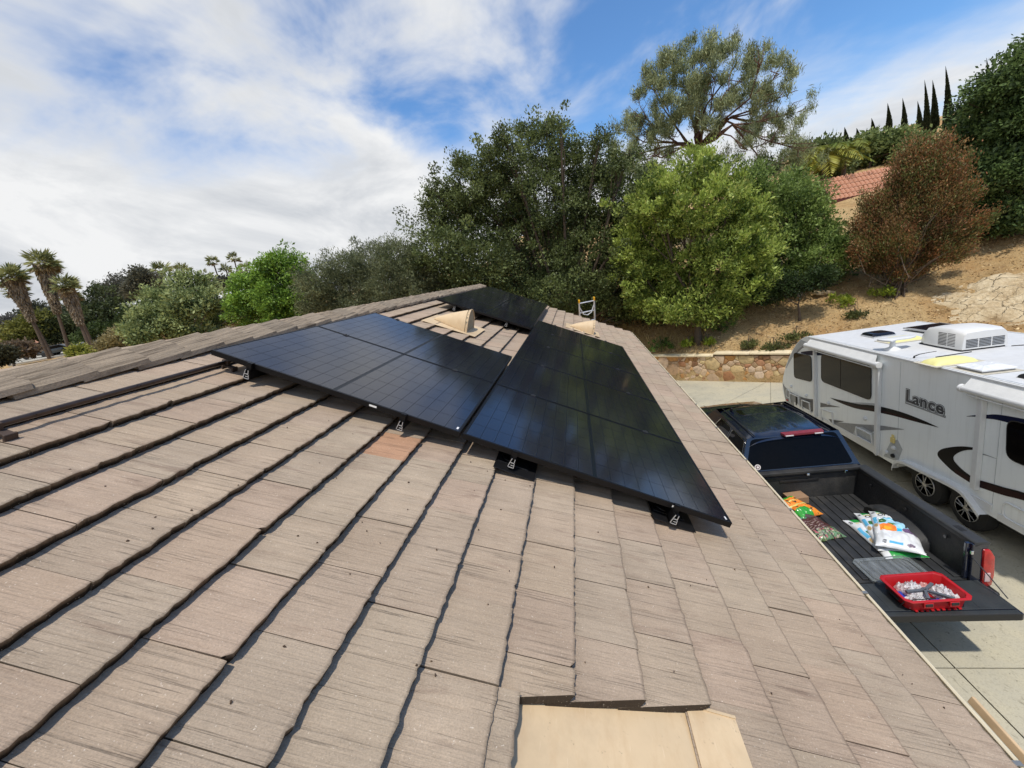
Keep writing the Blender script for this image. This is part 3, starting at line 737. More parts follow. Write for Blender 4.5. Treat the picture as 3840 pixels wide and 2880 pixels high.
def vent(u, v, label, length=0.57, r=0.215, hgt=0.30, pan=(-0.17, 0.40), panv=(-0.31, 0.40), skirt=True):
    """u,v = middle of the opening; the cone tapers up the slope"""
    q = thing('roof_vent', label, 'roof vent', RF(u, v, -0.128), (0, ROOF_A, 0), 'beige dormer vents')
    b = MB(); rows = []; n = 18
    for i in range(13):
        tt = i / 12; x = -length * (1 - tt); f = max(0.012, tt ** 0.8); row = []
        for k in range(n + 1):
            a = math.pi * k / n; lean = 0.05 * math.sin(a) * tt
            row.append((x - lean, math.cos(a) * r * f, math.sin(a) ** 0.85 * hgt * f if 0 < k < n else 0.0))
        rows.append(row)
    b.grid(rows); b.build('hood', ventm, q, smooth=50, recalc=True)
    # arch lip
    lip = [Vector((-0.05 * math.sin(math.pi * k / n) + 0.002, math.cos(math.pi * k / n) * r, (math.sin(math.pi * k / n) ** 0.85 if 0 < k < n else 0) * hgt)) for k in range(n + 1)]
    MB().tube(lip, 0.006, 6).build('lip', ventm, q, smooth=40)
    MB().add([tuple(a + Vector((-0.035, 0, 0))) for a in lip], [tuple(range(n + 1))]).build('throat', darkv, q)
    for k in range(-6, 7):
        y = k * r / 6.8; h = hgt * max(0.05, (1 - (y / r) ** 2)) ** 0.45 * 0.97
        if h > 0.05: MB().box((-0.012 - 0.025 * h / hgt, y, h / 2), (0.02, 0.012, h), (0, -0.05 / hgt, 0.35)).build('louver', louv, q)
    e_ = 0.155 if skirt else 0.03
    MB().box(((e_ - length - 0.08) / 2, (panv[0] + panv[1]) / 2, -0.006), (e_ + length + 0.08, panv[1] - panv[0], 0.004), (0, -0.01, 0)).build('flashing_pan', ventm, q, bevel=0.001)
    return q
vent(0.92, 3.485, 'beige dormer vent between the two panel blocks below the ridge')
vent(2.99, 7.16, 'beige dormer vent beyond the eave-side panels near the ladder')
q = vent(2.965, -1.86, 'beige vent flashing in the foreground at the bottom of the picture', panv=(-0.62, 0.75), skirt=False)
q.location = RF(2.965, -1.86, -0.188)
MB().box((0.072, 0.07, 0.023), (0.170, 1.37, 0.0035), (0, -0.14, 0)).build('skirt', ventm, q, bevel=0.001)
MB().box((0.074, 0.752, 0.026), (0.165, 0.010, 0.007), (0, -0.14, -0.03)).build('hem', ventm, q)
# ladder leaning on the far rake
lad_al = mat('ladder_aluminium', (0.62, 0.63, 0.64), 0.35, metal=0.4)
yel = mat('yellow_plastic', lin(226, 170, 30), 0.5)
P0 = RF(3.0, 10.20, -0.24)
q = thing('ladder', 'aluminium ladder top with yellow tips rising past the far roof edge', 'ladder', (P0.x, P0.y, P0.z), (rad(14), 0, rad(20)))
base = -3.9
for s_ in (-0.24, 0.24):
    MB().box((s_, 0, (base + 0.62) / 2), (0.026, 0.07, 0.62 - base)).build('side_rail', lad_al, q, bevel=0.004)
    MB().box((s_, 0, 0.66), (0.034, 0.08, 0.1)).build('tip', yel, q, bevel=0.006)
    MB().tube([(s_, 0, 0.5), (s_ * 0.55, -0.02, 0.26), (0, -0.02, 0.2)], 0.016, 8).build('brace', lad_al, q, smooth=40)
z = base + 0.3
while z < 0.6:
    MB().tube([(-0.24, 0, z), (0.24, 0, z)], 0.018, 8).build('rung', lad_al, q, smooth=40); z += 0.3
# scattered leaf bits and grit on the tiles
db = MB(); rd = random.Random(3)
for i in range(110):
    u = rd.uniform(0.2, 4.2); v = rd.uniform(-1.9, 0.6) if i < 110 else rd.uniform(0, 9)
    if under_panel(u, v) or (2.3 < u < 3.2 and v < -1.1): continue
    fr_ = (u / EXPO) % 1; n = -0.130 - 0.038 * (1 - fr_) + 0.004
    a = rd.uniform(0, 6.28); s1 = rd.uniform(.002, .006); s2 = s1 * rd.uniform(.35, .8)
    pts = [RF(u + s1 * math.cos(a), v + s1 * math.sin(a), n), RF(u - s2 * math.sin(a), v + s2 * math.cos(a), n + .004), RF(u - s1 * math.cos(a), v - s1 * math.sin(a), n + .001), RF(u + s2 * math.sin(a), v - s2 * math.cos(a), n + .003)]
    db.add(pts + [p_ + Vector((0, 0, -.005)) for p_ in pts], [(0, 1, 2, 3), (4, 7, 6, 5), (0, 4, 5, 1), (1, 5, 6, 2), (2, 6, 7, 3), (3, 7, 4, 0)])
tag(db.build('roof_debris', mat('dead_leaf_bits', lin(84, 68, 54), 0.9)), 'tiny dead leaf bits scattered on the tiles', 'debris', kind='stuff')
# ================================================================== TRAVEL TRAILER
TILT = math.atan(-0.035)
RVO = Vector((8.2, 5.1, gdrive(5.1)))
rv = thing('travel_trailer', 'white travel trailer with swoosh graphics parked beyond the dark pickup', 'trailer', RVO, (TILT, 0, 0))
rv_white = mat('trailer_fibreglass', (0.86, 0.90, 0.90), 0.32, vary=0.02, scale=3, coat=0.15)
m_, t, p = rv_white, NT(rv_white), rv_white.node_tree.nodes['Principled BSDF']
v = t.new('ShaderNodeTexCoord').outputs['Object']; sk = t.noise(t.mapping(v, (2, 9, 0.55)), 1.6, 6, .65); sp_ = t.new('ShaderNodeSeparateXYZ'); t.l.new(v, sp_.inputs[0])
old = p.inputs['Base Color'].links[0].from_socket
c = t.mix(t.math('MULTIPLY', t.ramp(sk, [(0.52, (0, 0, 0)), (0.74, (1, 1, 1))]), 0.22), old, (0.45, 0.46, 0.44)); c = t.mix(t.math('MULTIPLY', t.ramp(t.math('ADD', sp_.outputs[2], t.math('MULTIPLY', t.noise(v, 3, 5, .6), .25)), [(0.60, (1, 1, 1)), (0.95, (0, 0, 0))]), .18), c, (0.42, 0.40, 0.36)); t.l.new(c, p.inputs['Base Color'])
rv_roofm = mat('trailer_roof_membrane', (0.60, 0.61, 0.615), 0.6, vary=0.06, scale=9, bump=0.15, dirt=((0.58, 0.57, 0.54), 0.35))
rv_trim = mat('trailer_white_trim', (0.70, 0.715, 0.715), 0.4, vary=0.03)
rv_glass = mat('trailer_dark_glass', (0.005, 0.004, 0.0035), 0.06, vary=0.1, spec=0.22)
rv_black = mat('decal_black', (0.006, 0.005, 0.005), 0.4, spec=0.15)
rv_maroon = mat('decal_maroon', (0.022, 0.005, 0.005), 0.4, spec=0.15)
rv_navy = mat('decal_navy', (0.008, 0.011, 0.04), 0.4, spec=0.15)
rv_grey = mat('decal_grey', (0.24, 0.25, 0.26), 0.4)
rv_lgrey = mat('decal_light_grey', (0.42, 0.45, 0.47), 0.4)
rv_dgrey = mat('decal_dark_grey', (0.10, 0.10, 0.105), 0.4)
rubber = mat('tyre_rubber', (0.018, 0.018, 0.018), 0.8, vary=0.2)
rim_m = mat('alloy_rim', (0.42, 0.42, 0.42), 0.35, metal=0.8)
RW_ = 2.44
prof = [(-2.95, 0.57), (-2.95, 2.60), (-2.86, 2.70), (-2.7, 2.73), (4.05, 2.74), (4.25, 2.71), (4.47, 2.61), (4.70, 2.44), (4.89, 2.25), (5.06, 2.05), (5.2, 1.85), (5.31, 1.68), (5.39, 1.51), (5.48, 1.32), (5.53, 1.15), (5.545, 1.0), (5.53, 0.85), (5.46, 0.66), (5.35, 0.53),
        (0.92, 0.50), (0.87, 0.62), (0.68, 0.72), (-0.30, 0.78), (-0.55, 0.77), (-0.86, 0.57)]
body = MB().prism(prof, 0.0, RW_, 'x').build('body', rv_white, rv, smooth=32)
# roof membrane and edge mouldings
MB().box((RW_ / 2, 0.66, 2.743), (RW_ - 0.06, 6.75, 0.012)).build('roof_membrane', rv_roofm, rv)
MB().box((0.0, 0.62, 2.728), (0.035, 6.9, 0.035)).box((0.022, 0.62, 2.751), (0.03, 6.9, 0.012)).build('roof_edge_moulding', rv_trim, rv, bevel=0.006)
MB().box((0.05, 0.62, 2.752), (0.018, 6.85, 0.006)).build('roof_seam', rv_lgrey, rv)
MB().box((RW_ - 0.0, 0.62, 2.735), (0.03, 6.9, 0.05)).build('roof_edge_moulding', rv_trim, rv, bevel=0.006)
MB().box((RW_ / 2, 1.3, 0.42), (RW_ - 0.5, 7.6, 0.2)).build('chassis', mat('chassis_black', (0.015, 0.015, 0.015), 0.7), rv)
MB().box((0.22, -0.02, 0.62), (0.02, 1.75, 0.34)).box((0.7, -0.02, 0.79), (0.95, 1.75, 0.02)).build('wheel_arch_liner', MATS['chassis_black'], rv)
MB().box((-0.006, 3.1, 0.60), (0.012, 3.5, 0.16)).build('skirt', rv_trim, rv, bevel=0.004); MB().box((-0.006, -2.0, 0.63), (0.012, 1.9, 0.12)).build('skirt', rv_trim, rv, bevel=0.004)
def flat(poly, name, material, off=0.004, thick=0.003, bev=0):
    return MB().prism(poly, -off, -off + thick, 'x').build(name, material, rv, bevel=bev)
def rrect(y0, y1, z0, z1, r, n=5):
    out = []
    for (cy_, cz_, a0) in ((y1 - r, z1 - r, 0), (y0 + r, z1 - r, 90), (y0 + r, z0 + r, 180), (y1 - r, z0 + r, 270)):
        for k in range(n + 1): a = rad(a0 + 90 * k / n); out.append((cy_ + r * math.cos(a), cz_ + r * math.sin(a)))
    return out
def qrect(pts, r, n=5):
    """rounded quad from four corners"""
    P = [Vector(p) for p in pts]; out = []
    for i in range(4):
        a, b, c_ = P[i - 1], P[i], P[(i + 1) % 4]; p0 = b + (a - b).normalized() * r; p2 = b + (c_ - b).normalized() * r
        for k in range(n + 1): t_ = k / n; out.append(tuple(p0 * (1 - t_) ** 2 + b * 2 * t_ * (1 - t_) + p2 * t_ * t_))
    return out
def window(pts, r, label=None):
    w = flat(qrect(pts, r), 'window', rv_glass, 0.014, 0.012)
    c0 = sum((Vector(p) for p in pts), Vector((0, 0))) / 4
    ring = [Vector((p[0], p[1])) for p in qrect(pts, r)]
    f = MB().tube([(-0.012, p.x, p.y) for p in ring + ring[:1]], 0.007, 5, False).build('frame', mat_blk, w, smooth=50)
    return w
mat_blk = mat('window_gasket', (0.01, 0.01, 0.01), 0.5)
# graphics first (lowest layer)
def spline(pts, n=8):
    P = [Vector(p) for p in pts]; out = []
    for i in range(len(P) - 1):
        p0, p1, p2, p3 = P[max(i - 1, 0)], P[i], P[i + 1], P[min(i + 2, len(P) - 1)]
        for k in range(n):
            t_ = k / n; out.append(0.5 * ((2 * p1) + (p2 - p0) * t_ + (2 * p0 - 5 * p1 + 4 * p2 - p3) * t_ ** 2 + (3 * p1 - p0 - 3 * p2 + p3) * t_ ** 3))
    return out + [P[-1]]
def band(upper, lower, name, material, off=0.004):
    a = spline(upper); b = spline(lower); b2 = MB(); n = max(len(a), len(b))
    A = [a[round(k * (len(a) - 1) / (n - 1))] for k in range(n)]; B = [b[round(k * (len(b) - 1) / (n - 1))] for k in range(n)]
    b2.grid([[(-off, p.x, p.y) for p in A], [(-off, p.x, p.y) for p in B]]); return b2.build(name, material, rv, recalc=True)
band([(3.13, 1.315), (2.64, 1.385), (2.1, 1.47), (1.55, 1.60), (0.96, 1.675), (0.45, 1.69), (0.06, 1.672)], [(3.13, 1.31), (2.75, 1.30), (2.2, 1.335), (1.6, 1.45), (1.1, 1.535), (0.53, 1.605), (0.06, 1.668)], 'swoosh', rv_black, 0.004)
band([(2.9, 1.325), (2.3, 1.385), (1.6, 1.52), (1.0, 1.60), (0.5, 1.645)], [(2.9, 1.315), (2.2, 1.35), (1.6, 1.465), (1.1, 1.545), (0.5, 1.61)], 'swoosh', rv_maroon, 0.006)
band([(2.35, 1.43), (1.9, 1.56), (1.5, 1.66)], [(2.35, 1.425), (1.9, 1.52), (1.5, 1.60)], 'swoosh', rv_lgrey, 0.004)
band([(3.3, 0.62), (2.73, 0.80), (2.06, 1.0), (1.4, 1.21), (0.80, 1.355)], [(3.3, 0.55), (2.3, 0.64), (2.0, 0.72), (1.55, 1.03), (0.80, 1.35)], 'swoosh', rv_grey, 0.004)
flat([(2.3, .62), (2.15, .9), (1.95, .98), (1.75, .96), (1.42, .98), (1.42, .62)], 'grey_panel', rv_lgrey, 0.005)
flat([(1.30, 0.56), (1.12, 0.97), (0.95, 1.08), (0.82, 0.92), (0.92, 0.62)], 'grey_panel', rv_lgrey, 0.004)
# big lower swoosh
band([(-0.60, 1.575), (-0.40, 1.51), (-0.2, 1.41), (-0.02, 1.29), (0.045, 1.18), (-0.02, 1.10), (-0.3, 0.985), (-0.62, 0.95)], [(-0.60, 1.535), (-0.48, 1.48), (-0.37, 1.40), (-0.28, 1.30), (-0.26, 1.23), (-0.31, 1.17), (-0.46, 1.10), (-0.66, 1.055)], 'swoosh', rv_black, 0.004)
band([(-0.30, 1.06), (-0.62, 1.04), (-0.78, 1.085), (-1.1, 1.15), (-1.5, 1.23), (-2.6, 1.32)], [(-0.30, 0.99), (-0.62, 0.945), (-0.8, 0.965), (-1.1, 1.02), (-1.5, 1.12), (-2.6, 1.315)], 'swoosh', rv_maroon, 0.007)
band([(-0.9, 1.10), (-1.3, 1.19), (-2.2, 1.33)], [(-0.9, 1.09), (-1.3, 1.17), (-2.2, 1.29)], 'swoosh', rv_black, 0.009)
band([(-0.43, 2.045), (-0.60, 2.125), (-0.74, 2.175), (-1.05, 2.26), (-2.2, 2.4)], [(-0.43, 2.04), (-0.59, 2.09), (-0.74, 2.115), (-1.05, 2.16), (-2.2, 2.2)], 'swoosh', rv_navy, 0.004)
band([(-0.66, 1.52), (-0.80, 1.54), (-0.95, 1.545)], [(-0.66, 1.49), (-0.80, 1.525), (-0.95, 1.54)], 'swoosh', rv_grey, 0.004)
# nose graphics
band([(4.45, 2.60), (4.8, 2.32), (5.1, 1.95), (5.3, 1.64)], [(4.15, 2.58), (4.6, 2.30), (4.95, 1.98), (5.3, 1.60)], 'swoosh', rv_lgrey, 0.004)
band([(3.95, 2.56), (4.25, 2.50), (4.6, 2.30), (4.8, 2.1)], [(3.95, 2.48), (4.3, 2.41), (4.55, 2.26), (4.8, 2.08)], 'swoosh', rv_grey, 0.004)
band([(4.45, 2.26), (4.0, 2.37), (3.5, 2.47), (2.9, 2.53)], [(4.45, 2.22), (4.0, 2.25), (3.5, 2.33), (2.9, 2.42)], 'swoosh', rv_navy, 0.0045)
band([(2.9, 2.53), (2.3, 2.55), (1.75, 2.50)], [(2.9, 2.42), (2.3, 2.46), (1.75, 2.46)], 'swoosh', rv_navy, 0.0045)
band([(5.53, 1.10), (5.30, 0.98), (4.8, 0.93), (4.2, 0.98), (3.72, 1.10)], [(5.36, 0.56), (5.0, 0.55), (4.6, 0.55), (4.2, 0.6), (3.72, 0.78)], 'nose_panel', rv_grey, 0.004)
band([(4.5, 0.94), (4.1, 1.0), (3.75, 1.09)], [(4.5, 0.6), (4.1, 0.62), (3.75, 0.78)], 'nose_panel', rv_dgrey, 0.006)
band([(3.55, 1.06), (3.3, 1.10), (2.75, 1.19)], [(3.55, 0.93), (3.3, 1.02), (2.75, 1.185)], 'swoosh', rv_dgrey, 0.004)
band([(3.2, 0.73), (2.9, 0.8), (2.6, 0.88)], [(3.1, 0.68), (2.9, 0.74), (2.6, 0.875)], 'swoosh', rv_dgrey, 0.004)
# windows
window([(4.82, 2.18), (3.94, 2.24), (3.92, 1.53), (4.82, 1.44)], 0.12)
w2 = window([(3.49, 2.38), (1.72, 2.44), (1.70, 1.67), (3.49, 1.66)], 0.14)
window([(-1.05, 2.22), (-1.75, 2.24), (-1.75, 1.62), (-1.09, 1.62)], 0.14)
MB().box((-0.0165, 2.72, 2.03), (0.004, 0.012, 0.72)).build('divider', mat_blk, w2)
# awnings: fabric roll, cradle, arms
def awning(y0, y1, label_arm, arms, ztop=2.60):
    a = MB(); rows = []; n = 10
    for i in range(2):
        pass
    for k in range(13):
        w = 2 * math.pi * k / 12 - 0.6; rows.append([(-0.085 + 0.055 * math.cos(w), y, ztop - 0.075 + 0.055 * math.sin(w)) for y in np.linspace(y0 + .03, y1 - .03, 9)])
    ob = a.grid(rows).build('awning', rv_trim, rv, smooth=60)
    MB().add([(0.0, y0 + .16, 2.715), (0.0, y1 - .05, 2.715), (-0.115, y1 - .05, ztop - 0.03), (-0.13, y0 + .03, ztop - 0.05)], [(0, 1, 2, 3)]).build('awning_fabric', mat('awning_vinyl', (0.78, 0.79, 0.78), 0.5, vary=0.06, scale=6, bump=0.2), ob)
    for y in (y0, y1): MB().lathe([(0.02, -0.03), (0.062, -0.028), (0.066, 0.02), (0.05, 0.035), (0.02, 0.038)], (-0.085, y, ztop - 0.075), 14, 'y').build('end_cap', rv_trim, ob, smooth=40)
    MB().tube([(-0.10, y0 + .1, ztop - 0.155), (-0.10, y1 - .1, ztop - 0.155)], 0.012, 8).build('pull_bar', rv_trim, ob, smooth=40)
    for (y, w, zb) in arms:
        MB().box((-0.028, y, (ztop - 0.12 + zb) / 2), (0.05, w, ztop - 0.12 - zb)).box((-0.062, y - w * 0.36, (ztop - 0.16 + zb) / 2), (0.022, w * 0.3, ztop - 0.16 - zb)).build('arm', rv_trim, ob, bevel=0.004)
    return ob
awning(1.40, 4.02, 'front', [(3.74, 0.10, 0.60), (1.47, 0.11, 0.53)])
awning(-2.6, -0.42, 'rear', [(-0.685, 0.11, 0.90), (-2.4, 0.11, 0.90)])
# wheels and fender
for y in (0.42, -0.42):
    wv = MB().lathe([(0.20, 0.02), (0.34, 0.03), (0.365, 0.06), (0.368, 0.12), (0.36, 0.18), (0.33, 0.21), (0.2, 0.21)], (0.10, y, 0.365), 28, 'x').build('wheel', rubber, rv, smooth=40)
    rm = MB(); rm.lathe([(0.212, 0.0), (0.216, 0.008), (0.210, 0.02), (0.203, 0.02), (0.203, 0.0)], (0.106, y, 0.365), 28, 'x')
    for k in range(5):
        for s_ in (-0.16, 0.16):
            a = 2 * math.pi * k / 5 + 0.3 + s_; rm.tube([(0.104, y + 0.05 * math.cos(a), 0.365 + 0.05 * math.sin(a)), (0.11, y + 0.205 * math.cos(a + s_ * .25), 0.365 + 0.205 * math.sin(a + s_ * .25))], [0.011, 0.009], 6)
    rm.lathe([(0.06, 0.0), (0.055, -0.02), (0.03, -0.03), (0.0, -0.03)], (0.12, y, 0.365), 14, 'x')
    rm.build('rim', rim_m, wv, smooth=35)
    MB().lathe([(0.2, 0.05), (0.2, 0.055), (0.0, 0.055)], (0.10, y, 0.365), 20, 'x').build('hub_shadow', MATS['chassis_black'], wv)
fz = spline([(0.93, 0.47), (0.885, 0.64), (0.70, 0.745), (0.25, 0.775), (-0.28, 0.805), (-0.54, 0.79), (-0.72, 0.68), (-0.88, 0.55)], 5)
MB().grid([[(0.02, p.x, p.y + 0.004) for p in fz], [(-0.09, p.x, p.y + 0.01) for p in fz], [(-0.105, p.x, p.y - 0.005) for p in fz], [(-0.105, p.x * 0.985, p.y - 0.055) for p in fz]]).build('fender', rv_trim, rv, smooth=40)
# doors, handles, ports
def hoop(y0, y1, z0, z1, slant, r=0.018):
    pts = [(-0.03, y1, z0), (-0.05, y1, (z0 + z1) / 2), (-0.05, y1 - 0.02, z1), (-0.05, (y0 + y1) / 2, z1 + slant / 2), (-0.05, y0 + 0.02, z1 + slant), (-0.05, y0, (z0 + z1) / 2 + slant), (-0.03, y0, z0 + slant)]
    return MB().tube(pts, r, 8).build('grab_handle', rv_trim, rv, smooth=40)
hoop(1.58, 2.10, 0.70, 0.93, 0.0); MB().box((-0.03, 1.84, 0.705), (0.03, 0.5, 0.03)).build('handle_foot', rv_trim, rv, bevel=0.006)
hoop(4.50, 5.02, 0.62, 0.92, 0.02); hoop(3.95, 4.36, 0.62, 0.90, 0.03); hoop(2.95, 3.45, 0.60, 0.92, 0.06)
for pts in (rrect(5.08, 5.3, 0.72, 0.95, 0.04), rrect(-1.55, -1.12, 0.68, 0.93, 0.07)): 
    MB().tube([(-0.008, a, b) for a, b in pts + pts[:1]], 0.012, 6, False).build('hatch', rv_trim, rv, smooth=40)
MB().box((-0.016, 4.72, 0.78), (0.02, 0.04, 0.3)).build('latch_strip', mat_blk, rv)
for (y, z, mt) in ((1.03, 0.87, rv_trim), (1.21, 0.69, rv_trim), (1.04, 0.69, mat_blk), (5.0, 1.12, rv_trim), (4.2, 1.06, rv_trim), (3.2, 1.15, rv_trim), (1.87, 1.2, rv_trim)):
    MB().lathe([(0.045, 0), (0.04, -0.03), (0.02, -0.045), (0, -0.045)], (-0.002, y, z), 12, 'x').build('port_cap', mt, rv, smooth=40)
MB().box((-0.02, 1.05, 1.03), (0.035, 0.09, 0.11)).box((-0.02, 1.05, 1.12), (0.012, 0.06, 0.05)).build('outlet_box', mat('yellowed_plastic', lin(226, 206, 130), 0.5), rv, bevel=0.008)
MB().box((-0.012, 5.25, 0.62), (0.018, 0.09, 0.04)).build('marker_light', mat('red_lens', (0.45, 0.02, 0.02), 0.2), rv, bevel=0.004)
MB().box((-0.01, -0.75, 0.70), (0.02, 0.42, 0.14)).build('access_panel', rv_trim, rv, bevel=0.004)
# panel seams
for y_ in (0.95, -0.95): MB().box((-0.0012, y_, 1.66), (0.0025, 0.006, 2.0)).build('panel_seam', rv_lgrey, rv)
# lettering
MT = Matrix(((0, 0, -1, 0), (-1, 0, 0, 0), (0, 1, 0, 0), (0, 0, 0, 1)))
for k, (off, mt, dpt) in enumerate(((0.026, rv_black, 0.004), (0.017, rv_white, 0.0055), (0.009, mat('badge_chrome_grey', (0.07, 0.07, 0.075), 0.3, vary=0.4, scale=9), 0.007))):
    me = text_mesh('L', 0.335, off, 0); me2 = text_mesh('ance', 0.30, off, 0, spacing=1.06)
    for mm, dxx in ((me, 0.0), (me2, 0.175)):
        for v_ in mm.vertices: v_.co = (v_.co.x * 1.12 + dxx, v_.co.y, 0)
        mm.transform(Matrix.Translation((-dpt, 0.80, 1.935)) @ MT); o = link('lettering', mm, mt, rv)
for z_, h_, mt, dpt in ((1.905, 0.040, rv_black, 0.004), (1.905, 0.022, rv_white, 0.0055), (1.905, 0.010, MATS['badge_chrome_grey'], 0.007)):
    MB().box((-dpt, 0.37, z_ - 0.0), (0.001, 0.86 - (0.04 - h_), h_)).build('underline', mt, rv)
# roof gear
RZ = 2.75
ac = thing('air_conditioner', 'white slatted air conditioner on the trailer roof', 'air conditioner', RVO, (TILT, 0, 0))
acx, acy = 1.22, 1.30
acm = mat('ac_white_plastic', (0.70, 0.70, 0.685), 0.4, vary=0.03)
hb_ = MB(); rows = []
for (y, hw, z1, z0) in ((0.56, 0.20, 0.10, 0.03), (0.50, 0.29, 0.20, 0.03), (0.36, 0.335, 0.285, 0.03), (0.1, 0.35, 0.315, 0.03), (-0.15, 0.355, 0.315, 0.03), (-0.40, 0.36, 0.30, 0.03), (-0.47, 0.345, 0.275, 0.03)):
    z1 *= 1.2
    rows.append([(acx + a * hw, acy + y, RZ + z) for a, z in ((-1, z0), (-1.0, z0 + .04), (-0.93, z1 - 0.05), (-0.80, z1), (0, z1 + .012), (0.80, z1), (0.93, z1 - 0.05), (1, z0 + .04), (1, z0))])
hb_.grid(rows); hb_.add(rows[-1], [tuple(range(8, -1, -1))]); hb_.add(rows[0], [tuple(range(9))])
hb_.build('shroud', acm, ac, smooth=42)
slot = mat('ac_slot', (0.03, 0.03, 0.03), 0.8)
MB().box((acx, acy + .02, RZ + 0.012), (0.64, 0.95, 0.03)).build('gasket', slot, ac)
for k in range(9):
    z = 0.08 + 0.027 * k
    for (y0, y1) in ((-0.34, -0.18), (-0.16, 0.02)):
        MB().box((acx - 0.352 + 0.0028 * k, acy + (y0 + y1) / 2 + .012 * k * .3, RZ + z), (0.012, y1 - y0, 0.012)).build('slot', slot, ac)
    for (x0, x1) in ((-0.29, -0.11), (-0.09, 0.09), (0.11, 0.29)):
        MB().box((acx + (x0 + x1) / 2, acy - 0.470 + 0.004*k*(k>5)*.5, RZ + z - .01), (x1 - x0, 0.012, 0.012)).build('slot', slot, ac)
ac2 = MB(); rows2 = []
for (y, hw, z1) in ((0.45, 0.2, 0.1), (0.36, 0.3, 0.2), (0.1, 0.34, 0.24), (-0.3, 0.35, 0.24), (-0.4, 0.33, 0.18)):
    rows2.append([(1.75 + a * hw, -0.25 + y, RZ + z) for a, z in ((-1, .02), (-0.95, z1 * .7), (-0.8, z1), (0.8, z1), (0.95, z1 * .7), (1, .02))])
ac2.grid(rows2); ac2.add(rows2[-1], [tuple(range(5, -1, -1))]); ac2.add(rows2[0], [tuple(range(6))])
o = ac2.build('roof_vent_cover', acm, smooth=40); o.location = RVO; o.rotation_euler = (TILT, 0, 0)
tag(o, 'white domed cover on the trailer roof at the right picture edge', 'vent cover')
def roof_thing(name, label, cat): return thing(name, label, cat, RVO, (TILT, 0, 0))
q = roof_thing('trailer_solar_panel', 'small framed solar panel lying on the trailer roof behind the air conditioner', 'solar panel')
MB().box((1.95, 2.55, RZ + 0.055), (0.75, 1.35, 0.035)).build('frame', alu, q, bevel=0.003)
for i in range(4):
    for j in range(8): MB().box((1.95 + (i - 1.5) * 0.172, 2.55 + (j - 3.5) * 0.160, RZ + 0.0735), (0.168, 0.156, 0.0015)).build('cell', CELL, q)
MB().box((1.65, 2.0, RZ + 0.018), (0.04, 0.05, 0.04)).box((1.65, 3.1, RZ + 0.018), (0.04, 0.05, 0.04)).box((2.25, 2.0, RZ + 0.018), (0.04, 0.05, 0.04)).box((2.25, 3.1, RZ + 0.018), (0.04, 0.05, 0.04)).build('bracket', alu, q)
def lump(cx_, cy_, sx_, sy_, h, z0=0.0, r=0.06, ex=4):
    rows = []; n = 14
    for i in range(n + 1):
        a = -1 + 2 * i / n; row = []
        for k in range(n + 1):
            b = -1 + 2 * k / n; e = max(0, (1 - abs(a) ** ex) * (1 - abs(b) ** ex)) ** 0.45
            row.append((cx_ + a * sx_ / 2, cy_ + b * sy_ / 2, RZ + z0 + h * e))
        rows.append(row)
    return MB().grid(rows)
cov = mat('yellowed_cover', lin(228, 222, 150), 0.55, vary=0.05)
sealm = mat('sealant', lin(188, 182, 166), 0.8)
for (x, y, sx_, sy_, lab) in ((0.92, 2.30, 0.62, 0.34, 'yellowed vent cover on the trailer roof by the batwing antenna'), (0.27, 0.30, 0.40, 0.60, 'yellowed refrigerator vent cover at the near edge of the trailer roof')):
    q = roof_thing('vent_cover', lab, 'vent cover')
    if sy_ > 0.5: sx_, sy_ = 0.62, 0.34
    MB().box((x, y, RZ + 0.006), (sx_ + .12, sy_ + .14, 0.008)).build('sealant_bed', sealm, q)
    lump(x, y, sx_, sy_, 0.075, 0.01).build('cover', cov, q, smooth=50)
q = roof_thing('skylight', 'clear white skylight dome on the trailer roof in front of the yellowed vent cover', 'skylight')
MB().box((0.30, -0.30, RZ + 0.005), (0.54, 0.56, 0.007)).build('sealant_bed', sealm, q)
MB().box((0.30, -0.30, RZ + 0.025), (0.42, 0.42, 0.03)).build('base', mat('grey_seal', (0.3, 0.3, 0.3), 0.7), q)
b = MB(); b.grid([[(0.30 + a * w, -0.30 + c_ * w, RZ + z) for a, c_ in ((-1, -1), (1, -1), (1, 1), (-1, 1))] for w, z in ((0.225, 0.035), (0.225, 0.055), (0.11, 0.10))], closed=True)
b.add([(0.30 + a * 0.11, -0.30 + c_ * 0.11, RZ + 0.10) for a, c_ in ((-1, -1), (1, -1), (1, 1), (-1, 1))], [(0, 1, 2, 3)]); b.build('dome', mat('milky_acrylic', (0.74, 0.76, 0.78), 0.25), q)
q = roof_thing('roof_hatch', 'black square vent lid near the front of the trailer roof', 'roof hatch')
MB().box((0.95, 3.05, RZ + 0.02), (0.44, 0.44, 0.04)).build('base', rv_trim, q)
lump(0.95, 3.05, 0.46, 0.46, 0.06, 0.035, ex=6).build('lid', mat('smoked_plastic', (0.008, 0.010, 0.016), 0.15), q, smooth=40)
q = roof_thing('tv_antenna', 'white batwing antenna on a pedestal on the trailer roof', 'antenna')
MB().lathe([(0.13, 0.0), (0.12, 0.02), (0.05, 0.06), (0.04, 0.16), (0.055, 0.2)], (0.30, 1.62, RZ), 18).build('pedestal', rv_trim, q, smooth=50)
MB().add([(x_, y_, RZ + z_) for z_ in (0.20, 0.235) for (x_, y_) in ((0.10, 1.55), (0.16, 1.44), (0.30, 1.52), (0.52, 1.50), (0.68, 1.58), (0.70, 1.72), (0.50, 1.74), (0.30, 1.72), (0.16, 1.80), (0.08, 1.72))],
         [tuple(range(9, -1, -1)), tuple(range(10, 20))] + [(k, (k + 1) % 10, 10 + (k + 1) % 10, 10 + k) for k in range(10)]).build('wing', rv_trim, q, bevel=0.008, smooth=40)
q = roof_thing('whip_antenna', 'small black whip aerial lying on the trailer roof', 'antenna')
